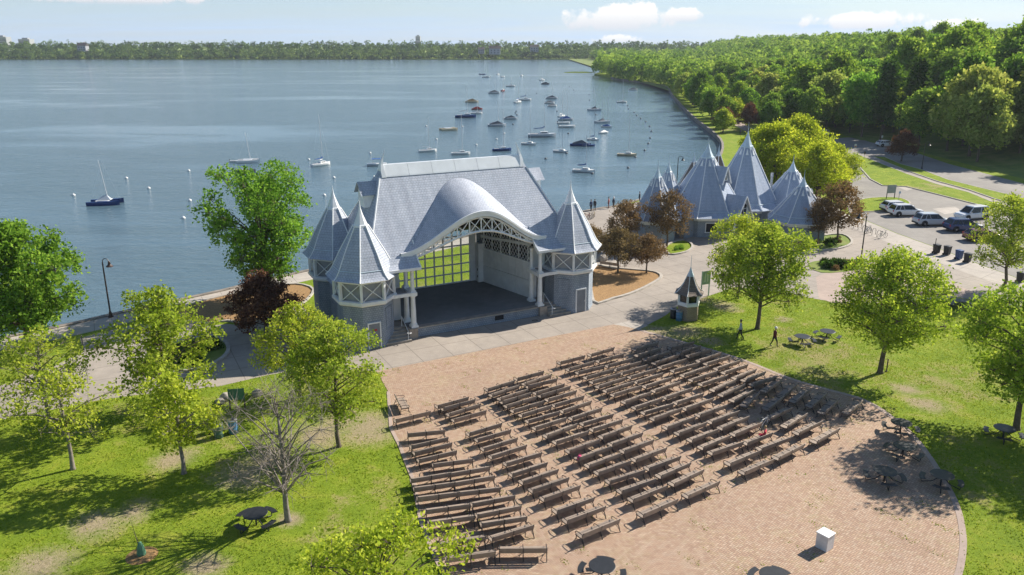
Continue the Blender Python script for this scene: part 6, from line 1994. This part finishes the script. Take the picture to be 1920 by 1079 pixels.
BOATS = [  # px, length, hull, heading, mast, cover, label, kind
    (z3(518, 84), 5, 'hull_blue', 0.2, 0, None, 'small blue boat at the far tip of the moorings', 'open'), (z3(548, 107), 6, W_, 0.1, 8, 'sail_blue', 'sailboat with tall mast beside the farthest blue boat', 'sail'),
    (z3(642, 86), 5, W_, 1.2, 6, None, 'tiny distant white sailboat beyond the farthest moorings', 'sail'), (z3(680, 104), 4.5, W_, 0.9, 0, None, 'tiny distant white dinghy near the farthest sailboats', 'open'),
    (z3(828, 97), 5, W_, 1.3, 5, None, 'lone distant white sailboat on open water', 'sail'), (z3(988, 132), 5, W_, 0.8, 7, None, 'distant white sailboat above a low dark boat', 'sail'), (z3(1012, 160), 5, D_, 0.0, 0, D_, 'low dark covered boat under the distant white sailboat', 'tarp'),
    (z3(740, 178), 5.5, W_, 0.2, 5, None, 'broad white sailboat with low mast in the far moorings', 'sail'), (z3(680, 214), 5, 'hull_red', 1.3, 8, None, 'red hulled sailboat seen end on in the far moorings', 'sail'), (z3(612, 232), 6, 'hull_grey', 0.2, 8, D_, 'grey covered boat with thin mast in far moorings', 'tarp'),
    (z3(797, 306), 5.2, W_, 1.0, 8, 'sail_blue', 'white sailboat with blue boot and tall mast, mid moorings', 'sail'), (z3(850, 287), 6, W_, 0.15, 5, 'sail_blue', 'white sailboat with dark blue cover, mid moorings', 'sail'), (z3(437, 302), 5.6, 'hull_cream', 0.1, 0, 'brown_tarp', 'tan covered boat alone on open water', 'tarp'),
    (z3(388, 420), 7.2, 'hull_blue', 0.05, 10, 'hull_white', 'long dark blue hulled sailboat with tall mast', 'sail'), (z3(477, 358), 4.2, 'hull_red', 0.2, 0, 'hull_red', 'small red covered boat behind the long blue sailboat', 'tarp'), (z3(472, 392), 4.4, W_, 0.2, 7, None, 'white boat beside the small red covered boat', 'sail'),
    (z3(253, 520), 5.0, 'hull_cream', 0.4, 0, None, 'bare tan catamaran hulls without a mast', 'cat'), (z3(632, 488), 5.6, 'hull_grey', 0.1, 9, D_, 'dark tarpaulin covered boat with peaked cover and tall mast', 'tarp'), (z3(740, 434), 4.6, 'hull_grey', 0.1, 0, D_, 'small boat under a peaked dark cover', 'tarp'),
    (z3(1062, 274), 5.4, 'hull_grey', 0.1, 7, D_, 'covered boat farthest in the middle chain of moorings', 'tarp'), (z3(1045, 310), 4.4, W_, 0.2, 0, D_, 'small covered white boat in the middle chain of moorings', 'tarp'), (z3(1065, 334), 4.0, W_, 0.3, 0, D_, 'smallest covered boat in the middle chain of moorings', 'tarp'),
    (z3(985, 572), 7.6, 'hull_grey', 0.02, 9.5, 'sail_blue', 'large grey keelboat with blue sail cover on its boom', 'sail'), (z3(884, 633), 4.0, W_, -0.4, 9, None, 'small white sailboat with tall mast left of the keelboat', 'sail'), (z3(1134, 692), 3.8, W_, -0.5, 8, None, 'small white sailboat with grey hatch below the keelboat', 'sail'),
    (z3(1288, 642), 5.2, 'hull_blue', -0.2, 0, D_, 'pontoon boat under a pointed dark cover', 'tarp'), (z3(1350, 645), 3.2, 'hull_blue', 0.1, 4, None, 'little dark sailboat touching the pontoon boat', 'open'), (z3(1387, 598), 3.4, W_, -0.6, 8, 'sail_blue', 'small white sailboat with blue hatch cover', 'sail'),
    (z3(1140, 416), 4.0, W_, 0.9, 9, None, 'white sailboat with tall mast in the middle cluster', 'sail'), (z3(1172, 442), 5.0, 'hull_grey', 0.1, 9, 'sail_blue', 'covered blue boat with tall mast in the middle cluster', 'tarp'), (z3(1155, 468), 4.2, W_, 0.1, 0, None, 'open white boat in the middle cluster', 'open'),
    (z3(1180, 498), 5.2, W_, 0.05, 0, None, 'long flat white boat at the near end of the middle cluster', 'open'), (z3(1395, 365), 5.0, 'hull_grey', 0.1, 9, D_, 'dark covered catamaran with tall mast', 'cat'), (z3(1455, 462), 4.6, 'hull_grey', 0.3, 7, D_, 'dark tent covered catamaran near the eastern buoys', 'cat'),
    (z3(1492, 497), 3.4, W_, -0.4, 9, 'sail_blue', 'white boat with bright blue cover and tall mast', 'tarp'), (z3(1468, 544), 3.4, W_, 0.6, 0, 'hull_white', 'small white covered dinghy', 'tarp'), (z3(1610, 304), 4.6, W_, 0.2, 9, None, 'white sailboat moored near the eastern shore', 'sail'),
    (z3(1698, 206), 4.8, W_, 0.1, 0, D_, 'white boat with dark cover off the headland', 'tarp'), (z3(1650, 720), 4.4, 'hull_cream', -0.3, 8.5, None, 'cream wooden sailboat off the refectory shore', 'sail'), (z3(1314, 848), 4.6, W_, -0.4, 7, 'sail_blue', 'white sailboat with blue sail cover moored off the esplanade', 'sail'),
    ((198, 383), 5.0, 'hull_blue', 0.15, 6.5, 'hull_grey', 'blue hulled catamaran with raked white mast alone on the lake', 'cat'), ((458, 323), 4.6, D_, 0.0, 0, None, 'black hulled motor boat behind the tall elm', 'open'), ((466, 305), 4.6, W_, 0.2, 6, None, 'white catamaran without cover beyond the black motor boat', 'cat'),
    ((442, 304), 2.6, W_, 0.1, 0, None, 'small white raft beside the white catamaran', 'open'), ((602, 311), 4.8, W_, 0.9, 10, 'sail_blue', 'white sailboat with blue cover alone left of the roof ridge', 'sail'), ((707, 311), 4.2, W_, 0.1, 0, 'sail_blue', 'white boat with flat blue canopy beside the roof ridge', 'canopy'),
    ((802, 285), 4.4, W_, 0.4, 7.5, None, 'sailboat whose mast shows above the roof ridge beside a buoy', 'sail'), ((864, 290), 4.4, W_, 0.2, 9, None, 'sailboat half hidden by the middle of the roof ridge', 'sail'), ((941, 283), 4.6, 'hull_blue', 0.2, 9, None, 'blue sailboat half hidden behind the ridge end', 'sail')]
for b in BOATS:
    boat(b[0], b[1], b[2], b[3], b[4], b[5], b[6], b[7])
def buoys(pxs, mat, lab, group, r):
    src = None
    for q in pxs:
        p = G(*q, LAKE_Z)
        if src is None:
            m = MB(); m.lathe([(0.12 * r, -0.4 * r), (0.8 * r, -0.25 * r), (r, 0.2 * r), (0.85 * r, 0.65 * r), (0.4 * r, 0.95 * r), (0.08 * r, 1.05 * r), (0.08 * r, 1.3 * r)], 14)
            src = m.build('mooring_buoy', mat, smooth=True); o = src
        else:
            o = bpy.data.objects.new('mooring_buoy', src.data); link(o)
        o.location = (p.x, p.y, LAKE_Z); tag(o, lab, 'buoy', group)
buoys([(237, 335), (279, 354), (356, 377), (344, 410), (354, 321), (138, 367), (579, 300), (608, 367), (626, 334), (694, 288), (z3(80, 488)), (z3(160, 592)), (z3(472, 637)), (z3(363, 493)), (z3(690, 547)), (z3(630, 592))], 'buoy_white', 'round white mooring buoy on open water west of the boats', 'white mooring buoys', 0.30)
buoys([z3(*q) for q in ((1103, 372), (1655, 328), (1663, 354), (1707, 382), (1727, 405), (1758, 430), (1797, 455), (1828, 492), (1842, 529), (1832, 582), (1818, 625), (1790, 680), (1716, 732), (1660, 817), (1380, 862), (1178, 702), (1192, 547), (1015, 745), (760, 475), (785, 372), (790, 400), (778, 385), (1340, 128), (1355, 240), (1358, 285), (1385, 215), (1200, 180), (1235, 205), (1408, 400), (945, 232))],
      'buoy_dark', 'dark round mooring buoy among the eastern moorings', 'dark mooring buoys', 0.30)
# houses far behind
def house(x, y, z, w, d, h, lab, rz=0.0):
    e = empty('house', (x, y, z), rz, lab, 'house')
    MB().box((0, 0, h / 2), (w, d, h)).build('wall', 'grey_panel', e)
    m = MB(); m.add([(-w * .55, -d * .55, h), (w * .55, -d * .55, h), (w * .55, d * .55, h), (-w * .55, d * .55, h), (-w * .55, 0, h * 1.5), (w * .55, 0, h * 1.5)], [(0, 1, 5, 4), (2, 3, 4, 5), (0, 4, 3), (1, 2, 5)])
    R_ = m.build('roof', 'dark_wood', e)
    MB().box((w * 0.2, 0, h * 1.5), (1.0, 1.0, 1.8)).build('chimney', 'hull_red', R_)
    for fx in (-0.3, 0, 0.3):
        for fz in (0.3, 0.72):
            W__ = MB().box((fx * w, -d / 2 - 0.03, h * fz), (1.3, 0.1, 1.5)).build('window', 'car_glass', e)
for (u, y, z, w, h, lab) in ((929, 1196, 6, 16, 8, 'pale house among the trees on the far shore'), (1000, 1210, 9, 12, 7, 'small pale house on the far shore beside taller trees'), (190, 1215, 10, 12, 8, 'pale house on the far shore below the skyline blocks'), (905, 1205, 7, 9, 6, 'small low house next to the pale far shore house')):
    house((u - 960) / FPX * y * 1.0, y, z, w, 10, h, lab)
for (u, y, w, h, lab) in ((45, 1900, 36, 34, 'distant pale apartment block on the western skyline'), (90, 1950, 26, 29, 'distant low block beside the skyline apartments'), (792, 2600, 14, 40, 'distant slim tower on the skyline beyond the lake')):
    e = empty('tower_block', ((u - 960) / FPX * y, y, 0), 0, lab, 'building')
    MB().box((0, 0, h / 2), (w, 20, h)).build('wall', 'grey_panel', e)
    MB().box((0, 0, h + 1.5), (w * 0.5, 10, 3)).build('roof_house', 'grey_panel', e)
    for k in range(6):
        MB().box((0, -10.1, h * (0.3 + 0.11 * k)), (w * 0.9, 0.2, h * 0.05)).build('window_band', 'car_glass', e)

# ------------------------------------------------------------------ the air over the lake
hz = MB(); hz.box((0, 1800, 36.0), (8200, 4800, 80.0))
HZ = hz.build('haze', 'white_trim'); HZ.data.materials.clear()
t = NT('haze_air')
t.nt.nodes.remove(t.b)
pv = t.n('ShaderNodeVolumePrincipled')
pv.inputs['Color'].default_value = (0.80, 0.88, 1.0, 1)
pv.inputs['Density'].default_value = 0.00010
pv.inputs['Anisotropy'].default_value = 0.2
t.l(pv.outputs[0], t.out.inputs['Volume'])
HZ.data.materials.append(t.m)
tag(HZ, 'thin pale haze over the lake and woods', 'haze', None, 'stuff')
SC.cycles.volume_bounces = 0
